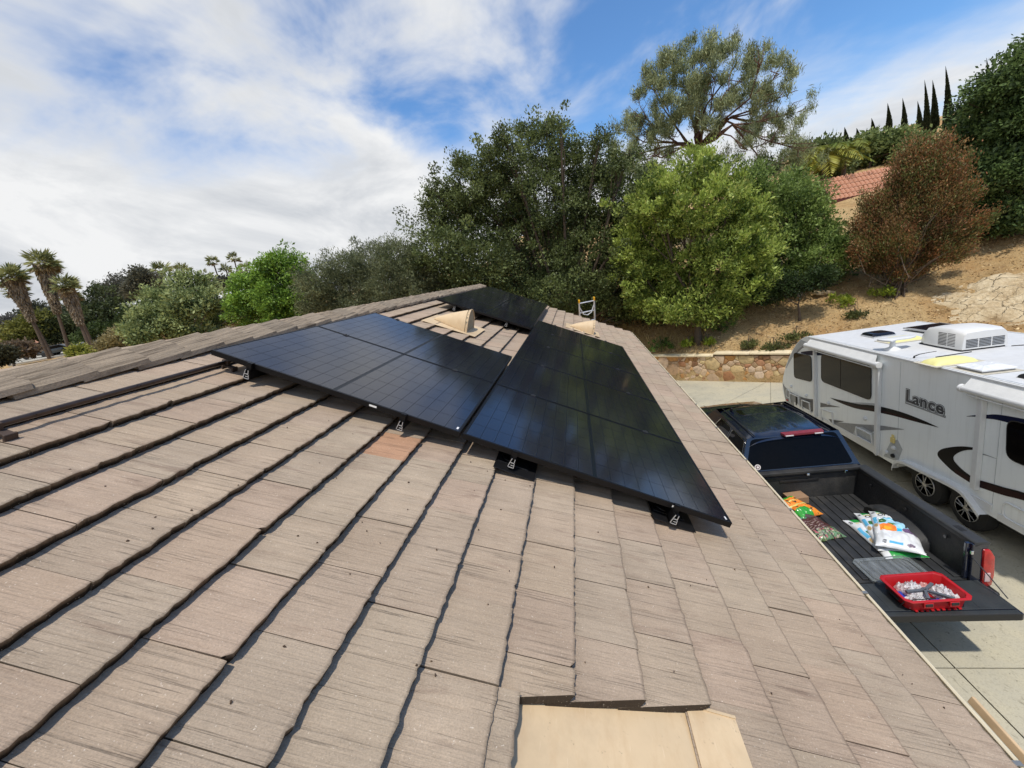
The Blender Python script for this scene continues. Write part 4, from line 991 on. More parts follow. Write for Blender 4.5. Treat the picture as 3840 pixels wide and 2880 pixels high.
MB().tube([(0.12, 0.82, RZ), (0.12, 0.82, RZ + 0.03), (0.17, 0.78, RZ + 0.07), (0.28, 0.72, RZ + 0.10), (0.38, 0.70, RZ + 0.11)], [0.02, 0.014, 0.008, 0.007, 0.006], 6).build('aerial', mat_blk, q, smooth=40)
MB().tube([(0.95, 0.74, RZ + .008), (0.6, 0.70, RZ + .008), (0.36, 0.68, RZ + .008)], 0.009, 6).build('cable', mat_blk, q)
q = roof_thing('roof_fairing', 'black plastic vent cap on the trailer roof by the rear awning', 'vent cap')
lump(0.36, -0.98, 0.22, 0.34, 0.07, 0.0).build('cap', mat_blk, q, smooth=50)
MB().tube([(1.6, 0.80, RZ + .008), (1.9, 0.7, RZ + .01), (2.3, 0.5, RZ + .008)], 0.008, 6).build('cable', mat_blk, ac)
# ================================================================== PICKUP TRUCK (tailgate down, bed towards the camera)
TRO = Vector((5.76, 2.52, gdrive(2.52)))
tr = thing('pickup_truck', 'dark navy crew cab pickup with its tailgate lowered, parked beside the eave', 'truck', TRO, (TILT, 0, 0))
paint = mat('navy_paint', (0.004, 0.007, 0.020), 0.22, vary=0.12, scale=2, coat=1.0, dirt=((0.05, 0.055, 0.065), 0.12))
tglass = mat('tinted_glass', (0.003, 0.003, 0.0035), 0.06, spec=0.10)
trimb = mat('black_trim', (0.012, 0.012, 0.012), 0.55)
chrome = mat('chrome', (0.65, 0.66, 0.68), 0.15, metal=1.0, vary=0.03)
liner = mat('bed_liner', (0.020, 0.021, 0.022), 0.62, vary=0.25, scale=6, bump=0.5, dirt=((0.075, 0.07, 0.062), 0.7))
tgm = mat('tailgate_liner', (0.026, 0.031, 0.033), 0.55, vary=0.2, scale=5, bump=0.25, dirt=((0.07, 0.072, 0.07), 0.4))
FLZ, RLZ, HW = 0.865, 1.385, 1.0       # floor, rail height, half width
BL = 2.06
# bed
MB().box((0, BL / 2, FLZ - 0.03), (1.70, BL, 0.05)).build('bed_floor', liner, tr)
for k in range(13):
    x = -0.74 + k * 0.1235; MB().box((x, BL / 2 + 0.01, FLZ + 0.004), (0.070, BL - 0.06, 0.016)).build('floor_rib', liner, tr, bevel=0.006)
for s_ in (-1, 1):
    inner = [(0.80 * s_, FLZ - 0.02), (0.835 * s_, FLZ + 0.2), (0.865 * s_, RLZ - 0.09), (0.865 * s_, RLZ - 0.05)]
    outer = [(1.0 * s_, RLZ - 0.06), (1.02 * s_, 1.0), (1.01 * s_, 0.62)]
    MB().prism([(0.80 * s_, FLZ - 0.04), (0.835 * s_, FLZ + 0.2), (0.86 * s_, RLZ - 0.03), (0.94 * s_, RLZ - 0.03), (0.94 * s_, FLZ - 0.04)], 0.005, BL, 'y').build('bed_wall_liner', liner, tr)
    MB().prism([(0.94 * s_, RLZ - 0.025), (0.985 * s_, RLZ - 0.02), (1.005 * s_, RLZ - 0.06), (1.025 * s_, 1.05), (1.025 * s_, 0.85), (1.005 * s_, 0.55), (0.94 * s_, 0.55)], 0.0, BL + 0.02, 'y').build('bedside_panel', paint, tr, smooth=40, bevel=0.012)
    MB().prism([(0.835 * s_, RLZ - 0.06), (0.835 * s_, RLZ - 0.005), (0.855 * s_, RLZ + 0.012), (0.96 * s_, RLZ + 0.014), (0.992 * s_, RLZ - 0.004), (0.995 * s_, RLZ - 0.03), (0.90 * s_, RLZ - 0.03)], -0.03, BL, 'y').build('rail_cap', mat('rail_cap_plastic', (0.03, 0.032, 0.034), 0.5, vary=.15), tr, bevel=0.006, smooth=40)
    # wheel housing in the bed
    rows = []
    for k in range(13):
        a = math.pi * k / 12; y = 1.02 - 0.50 * math.cos(a); h = 0.24 * math.sin(a) ** 0.6
        rows.append([(0.62 * s_, y, FLZ), (0.62 * s_, y, FLZ + h * 0.82), (0.66 * s_, y, FLZ + h), (0.85 * s_, y, FLZ + h)])
    MB().grid(rows).build('wheel_housing', liner, tr, smooth=45)
    for y in (0.35, 1.0, 1.7): MB().lathe([(0.022, 0), (0.022, 0.012), (0.008, 0.02)], (0.842 * s_ - (0.02 if s_ > 0 else 0), y, RLZ - 0.17), 10, 'x').build('tie_down', galv_d, tr)
MB().box((0.90, 0.25, RLZ + 0.0145), (0.06, 0.12, 0.002)).build('stake_pocket', trimb, tr)
MB().box((0, BL + 0.02, (FLZ + RLZ) / 2 + 0.0), (1.74, 0.05, RLZ - FLZ + 0.02)).build('front_wall', liner, tr)
MB().box((0, BL - 0.02, RLZ - 0.01), (1.72, 0.10, 0.05)).box((0, BL - 0.01, RLZ - 0.10), (1.70, 0.03, 0.018)).build('front_wall_cap', liner, tr, bevel=0.008)
MB().box((-0.05, BL - 0.012, 1.20), (0.62, 0.012, 0.05)).box((-0.05, BL - 0.014, 1.20), (0.54, 0.014, 0.02)).build('front_wall_plate', trimb, tr, bevel=0.004)
for x in (0.08, 0.66): MB().box((x, BL - 0.045, RLZ - 0.065), (0.045, 0.02, 0.045)).build('cargo_ring', chrome, tr, bevel=0.006)
for s_ in (-1, 1):
    MB().box((0.80 * s_, 0.02, 1.12), (0.05, 0.04, 0.50)).box((0.90 * s_, -0.005, 1.06), (0.17, 0.05, 0.62)).build('bed_end_post', paint, tr, bevel=0.01)
    MB().box((0.815 * s_, -0.028, 1.26), (0.03, 0.02, 0.05)).build('striker', chrome, tr, bevel=0.005)
    tl = MB().prism([(0.925 * s_, 0.78), (0.918 * s_, 1.30), (0.985 * s_, 1.30), (1.035 * s_, 1.2), (1.045 * s_, 0.95), (1.03 * s_, 0.80)], -0.055, 0.13, 'y').build('taillight', mat('tail_lens', (0.42, 0.012, 0.010), 0.12, vary=0.25, scale=14, coat=0.8), tr, bevel=0.018, smooth=40)
    MB().box((0.966 * s_, -0.058, 0.93), (0.055, 0.012, 0.12)).build('reverse_lens', mat('clear_lens', (0.55, 0.4, 0.4), 0.15), tl, bevel=0.004)
    MB().prism([(0.88 * s_, 0.55), (0.88 * s_, 0.78), (1.03 * s_, 0.79), (1.03 * s_, 0.55)], -0.16, 0.0, 'y').build('bumper_corner', trimb, tr, bevel=0.02)
    MB().tube([(0.83 * s_, -0.03, 1.18), (0.875 * s_, -0.16, 1.06), (0.915 * s_, -0.36, 0.90)], 0.006, 6).build('tailgate_cable', galv_d, tr)
MB().box((0, -0.10, 0.60), (1.8, 0.14, 0.16)).build('bumper', chrome, tr, bevel=0.03)
tg = MB().box((0, -0.275, FLZ - 0.055), (1.86, 0.515, 0.095)).build('tailgate', paint, tr, bevel=0.018)
MB().box((0, -0.245, FLZ - 0.003), (1.80, 0.44, 0.012)).build('tailgate_inner_panel', tgm, tg, bevel=0.004)
MB().box((0, -0.50, FLZ - 0.02), (1.80, 0.062, 0.03)).build('tailgate_lip', tgm, tg, bevel=0.008)
MB().box((0, -0.534, FLZ - 0.045), (1.80, 0.012, 0.085)).build('tailgate_face', trimb, tg, bevel=0.004)
for k in range(7): MB().box((-0.66 + k * 0.22, -0.245, FLZ + 0.004), (0.16, 0.40, 0.004)).build('tailgate_pad', tgm, tg, bevel=0.002)
MB().box((0, -0.012, FLZ - 0.02), (1.7, 0.014, 0.01)).build('hinge_gap', trimb, tr)
# cab
BLT = 1.34
def cab_section(y, zt, hw, zs=0.55):
    return [(-hw, y, zs), (-hw - .03, y, zs + .2), (-hw - .035, y, zt - .25), (-hw, y, zt - .06), (-hw + .07, y, zt), (-0.4, y, zt + .02), (0, y, zt + .028), (0.4, y, zt + .02), (hw - .07, y, zt), (hw, y, zt - .06), (hw + .035, y, zt - .25), (hw + .03, y, zs + .2), (hw, y, zs)]
rows = [cab_section(y, z, h) for (y, z, h) in ((2.10, 1.36, .96), (2.6, 1.34, .97), (4.4, 1.33, .97), (4.75, 1.34, .96), (5.2, 1.37, .96), (5.75, 1.36, .95), (6.1, 1.31, .92), (6.28, 1.22, .88), (6.33, 1.0, .86))]
b = MB().grid(rows); b.add(rows[0], [tuple(range(12, -1, -1))]); b.add(rows[-1], [tuple(range(13))])
b.build('cab_body', paint, tr, smooth=40)
for s_ in (-1, 1): MB().tube([(0.33 * s_, 4.95, 1.392), (0.40 * s_, 5.5, 1.402), (0.42 * s_, 6.1, 1.35)], 0.006, 5).build('hood_crease', paint, tr, smooth=40)
MB().box((0, 4.93, 1.375), (1.5, 0.05, 0.02)).build('cowl', trimb, tr)
# greenhouse
TOP = 1.93
gb = [(-0.95, 2.13), (0.95, 2.13), (0.95, 4.92), (-0.95, 4.92)]; gt = [(-0.735, 2.36), (0.735, 2.36), (0.70, 4.12), (-0.70, 4.12)]
g0 = [Vector((x, y, BLT)) for x, y in gb]; g1 = [Vector((x, y, TOP)) for x, y in gt]
MB().grid([g0, g1], closed=True).build('cab_pillars', paint, tr)
def pane(i, a0, a1, b0, b1, name, off=0.008, sub=8, skew=0.0, bulge=0.0):
    """pane on greenhouse side i between fractions a (along) and b (up)"""
    A, B, C, D_ = g0[i], g0[(i + 1) % 4], g1[(i + 1) % 4], g1[i]
    nn = (B - A).cross(D_ - A).normalized(); cen = sum(g0, Vector()) / 4
    if (A - cen).dot(nn) < 0: nn = -nn
    r = []
    for (fb, aa0, aa1) in ((b0, a0, a1), (b1, a0 + skew, a1 - skew)):
        for fa in (aa0, aa1): r.append((A * (1 - fa) + B * fa) * (1 - fb) + (D_ * (1 - fa) + C * fa) * fb)
    P, Q, T, U = r[0], r[1], r[3], r[2]
    pts = []
    for ci, (p0, p1, p2) in enumerate(((U, P, Q), (P, Q, T), (Q, T, U), (T, U, P))):
        rr = 0.07; a_ = p1 + (p0 - p1).normalized() * rr; c_ = p1 + (p2 - p1).normalized() * rr
        for k in range(5): t_ = k / 4; pts.append(a_ * (1 - t_) ** 2 + p1 * 2 * t_ * (1 - t_) + c_ * t_ ** 2)
    n = len(pts)
    return MB().add([p_ + nn * off for p_ in pts] + [p_ + nn * (off - 0.006) for p_ in pts], [tuple(range(n)), tuple(range(2 * n - 1, n - 1, -1))] + [(k, n + k, n + (k + 1) % n, (k + 1) % n) for k in range(n)]).build(name, tglass, tr), pts, nn
rw, rp, rn = pane(0, 0.045, 0.955, 0.10, 0.97, 'rear_window')
# sliding centre pane edges in the rear window, seat shape behind
A_, B_ = Vector((0.10, 2.155, 1.42)), Vector((0.10, 2.30, 1.86))
for x in (-0.20, 0.20): MB().tube([(x, 2.155, 1.40), (x, 2.345, 1.885)], 0.005, 4).build('slider_edge', trimb, rw)
for i, s_ in ((3, -1), (1, 1)):
    fl = lambda a: a if i == 1 else 1 - a
    for (a0, a1) in ((0.03, 0.36), (0.39, 0.72)):
        lo_, hi_ = sorted((fl(a0), fl(a1))); w_, wp, wn_ = pane(i, lo_, hi_, 0.06, 0.90, 'side_window', skew=0.0)
        MB().tube([p_ + wn_ * 0.009 for p_ in wp + wp[:1]], 0.006, 4, False).build('bright_trim', chrome if s_ < 0 else trimb, w_)
pane(2, 0.03, 0.97, 0.03, 0.97, 'windshield')
# roof skin, crowned, with pressed ribs
rows = []
for j in range(15):
    fy = j / 14; y = 2.30 + fy * 1.86; row = []
    for k in range(25):
        a = -1 + 2 * k / 24; hw = 0.755 - 0.03 * fy; edge = abs(a) ** 5
        z = TOP + 0.055 - 0.05 * a * a * 0.6 - 0.085 * edge - 0.04 * (2 * fy - 1) ** 2 - (0.05 if j in (0, 14) else 0)
        for rx in (-0.52, -0.26, 0.0, 0.26, 0.52):
            if 2 <= j <= 8 and abs(a * hw - rx) < 0.045: z += 0.008
        row.append((a * hw, y, z))
    rows.append(row)
MB().grid(rows).build('cab_roof', paint, tr, smooth=50)
for s_ in (-1, 1): MB().tube([(0.60 * s_, 2.36, 1.958), (0.61 * s_, 3.2, 1.975), (0.59 * s_, 4.05, 1.945)], 0.010, 5).build('roof_ditch', trimb, tr)
def roofz(x, y): a = x / 0.74; fy = (y - 2.30) / 1.86; return TOP + 0.055 - 0.03 * a * a - 0.085 * abs(a) ** 5 - 0.04 * (2 * fy - 1) ** 2
pts = [(x, y) for x, y in rrect(-0.44, 0.46, 3.42, 3.82, 0.09)]
n = len(pts); MB().add([(x, y, roofz(x, y) + 0.006) for x, y in pts], [tuple(range(n))]).build('sunroof', tglass, tr)
MB().tube([(x, y, roofz(x, y) + 0.005) for x, y in pts + pts[:1]], 0.006, 5, False).build('sunroof_seal', trimb, tr)
bk = MB().prism([(-0.17, 2.40), (-0.15, 2.29), (0.47, 2.29), (0.49, 2.40)], TOP + 0.004, TOP + 0.048, 'z').build('brake_light', mat('brake_lens', (0.22, 0.03, 0.045), 0.3, vary=0.1), tr, bevel=0.006)
for x in (-0.07, 0.39): MB().box((x, 2.285, TOP + 0.014), (0.13, 0.02, 0.02)).build('cargo_lamp', mat('lamp_clear', (0.6, 0.58, 0.58), 0.2), bk, bevel=0.004)
MB().prism([(3.86, 0.0), (3.80, 0.03), (3.79, 0.075), (3.82, 0.08), (3.90, 0.02), (3.91, 0.0)], -0.50, -0.46, 'x').build('roof_antenna_fin', trimb, tr, bevel=0.004).location = (0, 0, roofz(.48, 3.85))
MB().tube([(0.80, 5.05, 1.33), (0.81, 5.04, 2.12)], [0.005, 0.0025], 5).build('whip_aerial', trimb, tr)
# round sticker on the rear glass
dc = mat('sticker_white', (0.72, 0.66, 0.62), 0.5); dp = Vector((-0.655, 2.172, 1.455)); dl = rn
c_pts = lambda r, o_: [dp + Vector((math.cos(2 * math.pi * k / 16) * r, 0, 0)) + (Vector((0, 0.225, 0.59)).normalized() * math.sin(2 * math.pi * k / 16) * r) + Vector((0, -0.014 - o_, 0.004 + o_ * .4)) for k in range(16)]
MB().add(c_pts(0.05, 0), [tuple(range(16))]).build('window_sticker', dc, rw); MB().add(c_pts(0.034, .003), [tuple(range(16))]).build('window_sticker', mat('sticker_dark', (0.10, 0.05, 0.05), 0.5), rw); MB().add(c_pts(0.02, .005), [tuple(range(16))]).build('window_sticker', dc, rw)
for (y, s_) in ((0.98, -1), (0.98, 1), (5.35, -1), (5.35, 1)):
    w_ = MB().lathe([(0.24, 0.0), (0.38, 0.01), (0.41, 0.05), (0.41, 0.22), (0.38, 0.26), (0.24, 0.27)], (0.985 * s_ - (0.27 if s_ > 0 else 0.0), y, 0.41), 28, 'x').build('wheel', rubber, tr, smooth=40)
    MB().lathe([(0.24, 0.04), (0.23, 0.2), (0.06, 0.22), (0.0, 0.22)], (0.985 * s_ - (0.25 if s_ > 0 else 0.02), y, 0.41), 24, 'x').build('rim', rim_m, w_, smooth=40)
MB().box((0, 3.2, 0.42), (1.5, 6.0, 0.2)).build('chassis', MATS['chassis_black'], tr)
for s_ in (-1, 1):
    MB().box((1.12 * s_, 4.62, 1.42), (0.17, 0.10, 0.2)).build('mirror', paint, tr, bevel=0.03)

# ------------------------------------------------------------------ load in the bed (bed coordinates -> world)
MT_TR = Matrix.Translation(TRO) @ Matrix.Rotation(TILT, 4, 'X')
def inbed(x, y, z): return MT_TR @ Vector((x, y, z))
ZF = FLZ + 0.013
bagm = attr_mat('bag_plastic', 0.30, spec=0.5, coat=0.25)
def bag(name, label, cx_, cy_, z, ang, lx, ly, h, art, tilt=(0, 0), seed=1, text=None):
    """printed sack: lx across, ly long; art(a,b) -> colour with a,b in 0..1 (a across, b along)"""
    nx, ny = 56, 84; rows = []; cols = []
    def hz(a, b):
        e = max(0, (1 - abs(2 * a - 1) ** 3.2)) ** 0.6 * max(0, (1 - abs(2 * b - 1) ** 4)) ** 0.6
        cr = mnoise.noise(Vector((a * 4 + seed, b * 5, seed))) * 0.35 + mnoise.noise(Vector((a * 11, b * 8 + seed, 3))) * 0.14 + abs(mnoise.noise(Vector((a * 7 + b * 9, b * 4, seed * 2)))) * -0.16
        pinch = 1 - 0.35 * max(0, 1 - min(a, 1 - a) * 6) * max(0, 1 - min(b, 1 - b) * 5)
        return h * e * (1 + cr) * pinch + 0.004
    def xy(a, b):
        bow = 0.05 * math.sin(math.pi * b) * (0.5 - a) * 0 - 0.018 * (1 - (2 * b - 1) ** 4) * (2 * a - 1)
        return ((a - .5) * lx + bow + 0.006 * mnoise.noise(Vector((b * 9, seed, a * 3))), (b - .5) * ly - 0.02 * (1 - (2 * a - 1) ** 2) * (2 * b - 1) + 0.006 * mnoise.noise(Vector((a * 9, seed + 5, b * 2))))
    b_ = MB(); top = []; bot = []
    for j in range(ny + 1):
        for i in range(nx + 1):
            a, bb = i / nx, j / ny; x, y = xy(a, bb); top.append((x, y, hz(a, bb))); cols.append(art(a, bb))
    for j in range(ny + 1):
        for i in range(nx + 1): x, y = xy(i / nx, j / ny); bot.append((x, y, 0.0))
    n = nx + 1; b_.v = top + bot; b_.c = cols + [art(.02, .5)] * len(bot)
    for j in range(ny):
        for i in range(nx):
            q_ = (j * n + i, j * n + i + 1, (j + 1) * n + i + 1, (j + 1) * n + i); b_.f.append(q_); o_ = n * (ny + 1)
            if i in (0, nx - 1) or j in (0, ny - 1): b_.f.append(tuple(o_ + k for k in q_[::-1]))
    loop = [j * n for j in range(ny + 1)]; o_ = n * (ny + 1)
    for lp in ([j * n for j in range(ny + 1)], [j * n + nx for j in range(ny + 1)][::-1], list(range(nx + 1))[::-1], [ny * n + i for i in range(nx + 1)]):
        for k in range(len(lp) - 1): b_.f.append((lp[k], lp[k + 1], o_ + lp[k + 1], o_ + lp[k]))
    o = thing(name, label, 'bag', inbed(cx_, cy_, z), (TILT + tilt[0], tilt[1], ang))
    b_.build('sack', bagm, o, smooth=60, recalc=False)
    for (txt, size, a0, b0, col_m, rot, squash) in (text or []):
        me = text_mesh(txt, size, 0.0012)
        bm = bmesh.new(); bm.from_mesh(me); bmesh.ops.triangulate(bm, faces=bm.faces)
        bmesh.ops.subdivide_edges(bm, edges=[e for e in bm.edges if e.calc_length() > 0.02], cuts=2, use_grid_fill=True); 
        c0, s0 = math.cos(rot), math.sin(rot)
        for v_ in bm.verts:
            x = v_.co.x * squash; y = v_.co.y; X = x * c0 - y * s0 + (a0 - .5) * lx; Y = x * s0 + y * c0 + (b0 - .5) * ly
            v_.co = (X, Y, hz(min(1, max(0, X / lx + .5)), min(1, max(0, Y / ly + .5))) + 0.004)
        bm.to_mesh(me); bm.free(); link('lettering', me, col_m, o)
    return o
WHITE = (0.70, 0.72, 0.73); GREEN = (0.02, 0.30, 0.05); SKYB = (0.22, 0.62, 0.80); YEL = (0.70, 0.62, 0.16)
def ell(a, b, ca, cb, ra, rb): return ((a - ca) / ra) ** 2 + ((b - cb) / rb) ** 2
def organic(a, b):
    """a: 0 = left edge of the print, b: 1 = top end"""
    nz = mnoise.noise(Vector((a * 14, b * 18, 2)))
    if a < 0.13:      # side strip
        if ell(a, b, 0.065, 0.90, 0.045, 0.026) < 1 and abs(b - 0.90 + (a - .065) * .2) > 0.005: return (0.01, 0.01, 0.012)
        if 0.56 < b < 0.76 and 0.03 < a < 0.115: return (0.10, 0.42, 0.66)
        if ell(a, b, 0.07, 0.50, 0.045, 0.05) < 1: return (0.42, 0.30, 0.14)
        return WHITE
    if b > 0.88 and a < 0.97:
        if ell(a, b, 0.52, 0.905, 0.21, 0.052) < 1 and not (abs(b - 0.905) < 0.008): return (0.012, 0.014, 0.014)
        if b > 0.905 or a > 0.8 or a < .3: return GREEN if b > 0.893 else WHITE
    if 0.855 < b < 0.872 and a < 0.45: return YEL
    if 0.70 < b < 0.735 and 0.26 < a < 0.86: return (0.12, 0.48, 0.66)
    if 0.36 < b < 0.70 and 0.13 < a < 0.95:
        if ell(a, b, 0.30, 0.43, 0.21, 0.125) < 1 and b > .36:
            rr = ell(a, b, 0.30, 0.43, 0.21, 0.125)
            return (0.85, 0.42, 0.02) if rr < 0.16 else (0.86, 0.24 + 0.1 * nz, 0.02)
        if ell(a, b, 0.80, 0.42, 0.17, 0.085) < 1: k = 0.5 + 0.9 * mnoise.noise(Vector((a * 50, b * 60, 4))); return (0.20 * k + .06, 0.12 * k + .04, 0.28 * k + .06)
        if ell(a, b, 0.21, 0.63, 0.10, 0.055) < 1: k = 0.7 + 0.5 * mnoise.noise(Vector((a * 40, b * 40, 1))); return (0.06 * k, 0.20 * k, 0.05 * k)
        if ell(a, b, 0.42, 0.55, 0.10, 0.03) < 1: return (0.05, 0.20, 0.04)
        if a > 0.90: return WHITE
        if b < 0.42 and a > 0.62: return WHITE
        if b < 0.44 and 0.46 < a < 0.66: return (0.02, 0.46, 0.78)
        return tuple(c_ * (1.0 + 0.15 * nz) for c_ in (0.30 + 0.35 * (b - .36), 0.66, 0.82))
    if b < 0.13:
        if ell(a, b, 0.20, 0.075, 0.05, 0.03) < 1 and abs(b - .075) > .006: return (0.01, 0.01, 0.012)
        if 0.30 < a < 0.58 and 0.055 < b < 0.10: return (0.10, 0.42, 0.66)
        if ell(a, b, 0.74, 0.07, 0.08, 0.03) < 1: k = 0.5 + 0.9 * mnoise.noise(Vector((a * 60, b * 60, 4))); return (0.2 * k + .1, 0.15 * k + .08, 0.2 * k + .1)
    return WHITE
inkm = mat('dark_print', (0.03, 0.03, 0.035), 0.5)
whitep = mat('white_print', (0.8, 0.82, 0.82), 0.5)
def otext(): return [('Organic', 0.085, 0.17, 0.775, inkm, 0.0, 0.95), ('POTTING MIX', 0.022, 0.29, 0.708, whitep, 0, 1.3)]
def flip(f): return lambda a, b: f(a, 1 - b) if True else None
# lowest bag lies with the print upside down
o1 = bag('soil_bag', 'lowest white and green soil bag of the stack in the truck bed', 0.45, 0.84, ZF, rad(0), 0.50, 0.92, 0.075, lambda a, b: (GREEN if (b < 0.14 and a > 0.17) else organic(a, 0.2 + b * 0.8 if b > .2 else .3)), seed=2)
o2 = bag('soil_bag', 'middle white and green soil bag fanned out left in the stack in the truck bed', 0.53, 0.88, ZF + 0.06, rad(-14), 0.50, 0.90, 0.075, organic, seed=5, text=otext(), tilt=(0.02, -0.02))
o3 = bag('soil_bag', 'topmost white soil bag with orange flower print in the truck bed', 0.57, 0.79, ZF + 0.125, rad(-27), 0.50, 0.88, 0.085, organic, seed=9, text=otext(), tilt=(0.02, 0.02))
def mulch(a, b):
    k = mnoise.noise(Vector((a * 16, b * 20, 7)))
    if b < 0.26:
        c_ = mnoise.noise(Vector((a * 9, b * 22, 1)))
        return ((0.03, 0.02, 0.018) if k > .2 else (0.42, 0.10, 0.12) if c_ > 0.3 else (0.14, 0.26, 0.14) if c_ > 0.0 else (0.10, 0.16, 0.04) if c_ > -.25 else (0.45, 0.40, 0.30))
    if b > 0.66 and a > 0.5: return (0.09, 0.06, 0.06)
    if int(b * 42) % 3 == 0 and 0.1 < a < 0.7 and k > -0.15 and b < .62: return (0.30, 0.22, 0.19)
    if abs(b - .72) < .03 and .1 < a < .5: return (0.10, 0.30, 0.16)
    return (0.075 + 0.02 * k, 0.026, 0.018)
bag('mulch_bag', 'brown printed mulch bag by the eave side of the truck bed', -0.27, 1.17, ZF, rad(14), 0.44, 0.68, 0.10, mulch, seed=12)
def orange(a, b):
    k = mnoise.noise(Vector((a * 8, b * 9, 5)))
    if b < 0.30 and a < 0.62: return (0.03, 0.30, 0.03)
    if b > 0.80: return (0.06, 0.38, 0.04)
    if 0.44 < b < 0.5 or 0.66 < b < .70: return (0.72, 0.66, 0.20)
    if k > 0.38: return (0.05, 0.03, 0.02)
    return (0.82, 0.26 + 0.08 * k, 0.03)
bag('fertiliser_bag', 'bright orange and green bag lying across the mulch bag in the truck bed', -0.30, 1.62, ZF + 0.06, rad(24), 0.42, 0.58, 0.10, orange, seed=21, tilt=(0.06, 0.03))
bx = MB().box((0, 0, 0.06), (0.30, 0.22, 0.12)).build('cardboard_box', mat('cardboard', lin(150, 120, 92), 0.85, vary=0.12, scale=8), bevel=0.003)
bx.location = inbed(-0.16, 1.93, ZF); bx.rotation_euler = (TILT, 0, 0.12); tag(bx, 'small brown cardboard box behind the orange bag at the front of the bed', 'box')
# red organiser bin with clear lid
redm = mat('red_plastic', (0.42, 0.010, 0.014), 0.38, vary=0.08, scale=6)
bn = thing('tool_bin', 'red plastic organiser bin with open clear lid on the lowered tailgate', 'bin', inbed(0.145, -0.285, FLZ + 0.009), (TILT, 0, rad(3)))
BX, BY, BH = 0.66, 0.43, 0.155
def octo(sx_, sy_, c_): return [(-sx_ + c_, -sy_), (sx_ - c_, -sy_), (sx_, -sy_ + c_), (sx_, sy_ - c_), (sx_ - c_, sy_), (-sx_ + c_, sy_), (-sx_, sy_ - c_), (-sx_, -sy_ + c_)]
rings = [(BX / 2 - .05, BY / 2 - .045, 0.0), (BX / 2 - .035, BY / 2 - .03, 0.012), (BX / 2 - .018, BY / 2 - .015, BH - 0.02), (BX / 2 + .012, BY / 2 + .012, BH - 0.014), (BX / 2 + .014, BY / 2 + .014, BH), (BX / 2 - .016, BY / 2 - .016, BH + .002), (BX / 2 - .022, BY / 2 - .022, BH - 0.01), (BX / 2 - .045, BY / 2 - .04, 0.016)]
b = MB().grid([[(x, y, z) for x, y in octo(sx_, sy_, 0.05)] for sx_, sy_, z in rings], closed=True)
b.add([(x, y, 0.016) for x, y in octo(BX / 2 - .045, BY / 2 - .04, 0.05)], [tuple(range(8))]); b.add([(x, y, 0.0) for x, y in octo(BX / 2 - .05, BY / 2 - .045, 0.05)], [tuple(range(7, -1, -1))])
b.build('tray', redm, bn, bevel=0.003, smooth=40)
for x in (-0.13, 0.13):
    MB().box((x, -BY / 2 - 0.006, BH - 0.045), (0.095, 0.03, 0.06)).build('latch_bay', redm, bn, bevel=0.004)
    MB().box((x, -BY / 2 - 0.022, BH - 0.038), (0.075, 0.012, 0.036)).build('latch', trimb, bn, bevel=0.005)
for k in range(9): MB().box((-0.22 + k * 0.055, -BY / 2 + 0.028, 0.008), (0.03, 0.03, 0.016)).build('foot', redm, bn, bevel=0.003)
MB().box((-BX / 2 + 0.002, 0.0, 0.075), (0.02, 0.17, 0.025)).build('side_handle', trimb, bn, bevel=0.006)
m, t, p = base_mat('clear_lid')
p.inputs['Base Color'].default_value = (0.62, 0.68, 0.70, 1); p.inputs['Roughness'].default_value = 0.25; p.inputs['Alpha'].default_value = 0.30
scr = t.noise(t.mapping(t.new('ShaderNodeTexCoord').outputs['Object'], (14, 2, 2)), 1.4, 5, .7); t.l.new(t.ramp(scr, [(0.35, (0.10,) * 3), (0.75, (0.34,) * 3)]), p.inputs['Alpha'])
ld = MB(); ld.grid([[(x, y + BY + 0.03, z) for x, y in octo(sx_, sy_, 0.055)] for sx_, sy_, z in ((BX / 2 + .012, BY / 2 + .01, 0.0), (BX / 2 + .012, BY / 2 + .01, 0.022), (BX / 2 - .02, BY / 2 - .02, 0.026), (BX / 2 - .04, BY / 2 - .04, 0.010))], closed=True)
ld.add([(x, y + BY + 0.03, 0.010) for x, y in octo(BX / 2 - .04, BY / 2 - .04, 0.055)], [tuple(range(8))])
lid_o = ld.build('lid', MATS['clear_lid'], bn, smooth=30)
lr = octo(BX / 2 + .012, BY / 2 + .01, 0.055); MB().tube([(x, y + BY + 0.03, 0.024) for x, y in lr + lr[:1]], 0.006, 5, False).build('lid_rim', mat('lid_rim_grey', (0.16, 0.18, 0.18), 0.3), lid_o)
lr2 = octo(BX / 2 - .035, BY / 2 - .035, 0.055); MB().tube([(x, y + BY + 0.03, 0.024) for x, y in lr2 + lr2[:1]], 0.004, 5, False).build('lid_rim', MATS['lid_rim_grey'], lid_o)
lid_o.location = (0, 0, 0.004); lid_o.rotation_euler = (0.0, 0, 0)
m, t, p = base_mat('clear_bag'); p.inputs['Roughness'].default_value = 0.2
cn = t.noise(t.new('ShaderNodeTexCoord').outputs['Object'], 30, 5, 0.7, 1.0); t.l.new(t.ramp(cn, [(0.35, (0.28, 0.25, 0.26)), (0.52, (0.72, 0.72, 0.73)), (0.7, (0.85, 0.85, 0.86))]), p.inputs['Base Color'])
t.l.new(t.ramp(cn, [(0.3, (0.55,) * 3), (0.6, (0.9,) * 3)]), p.inputs['Alpha'])
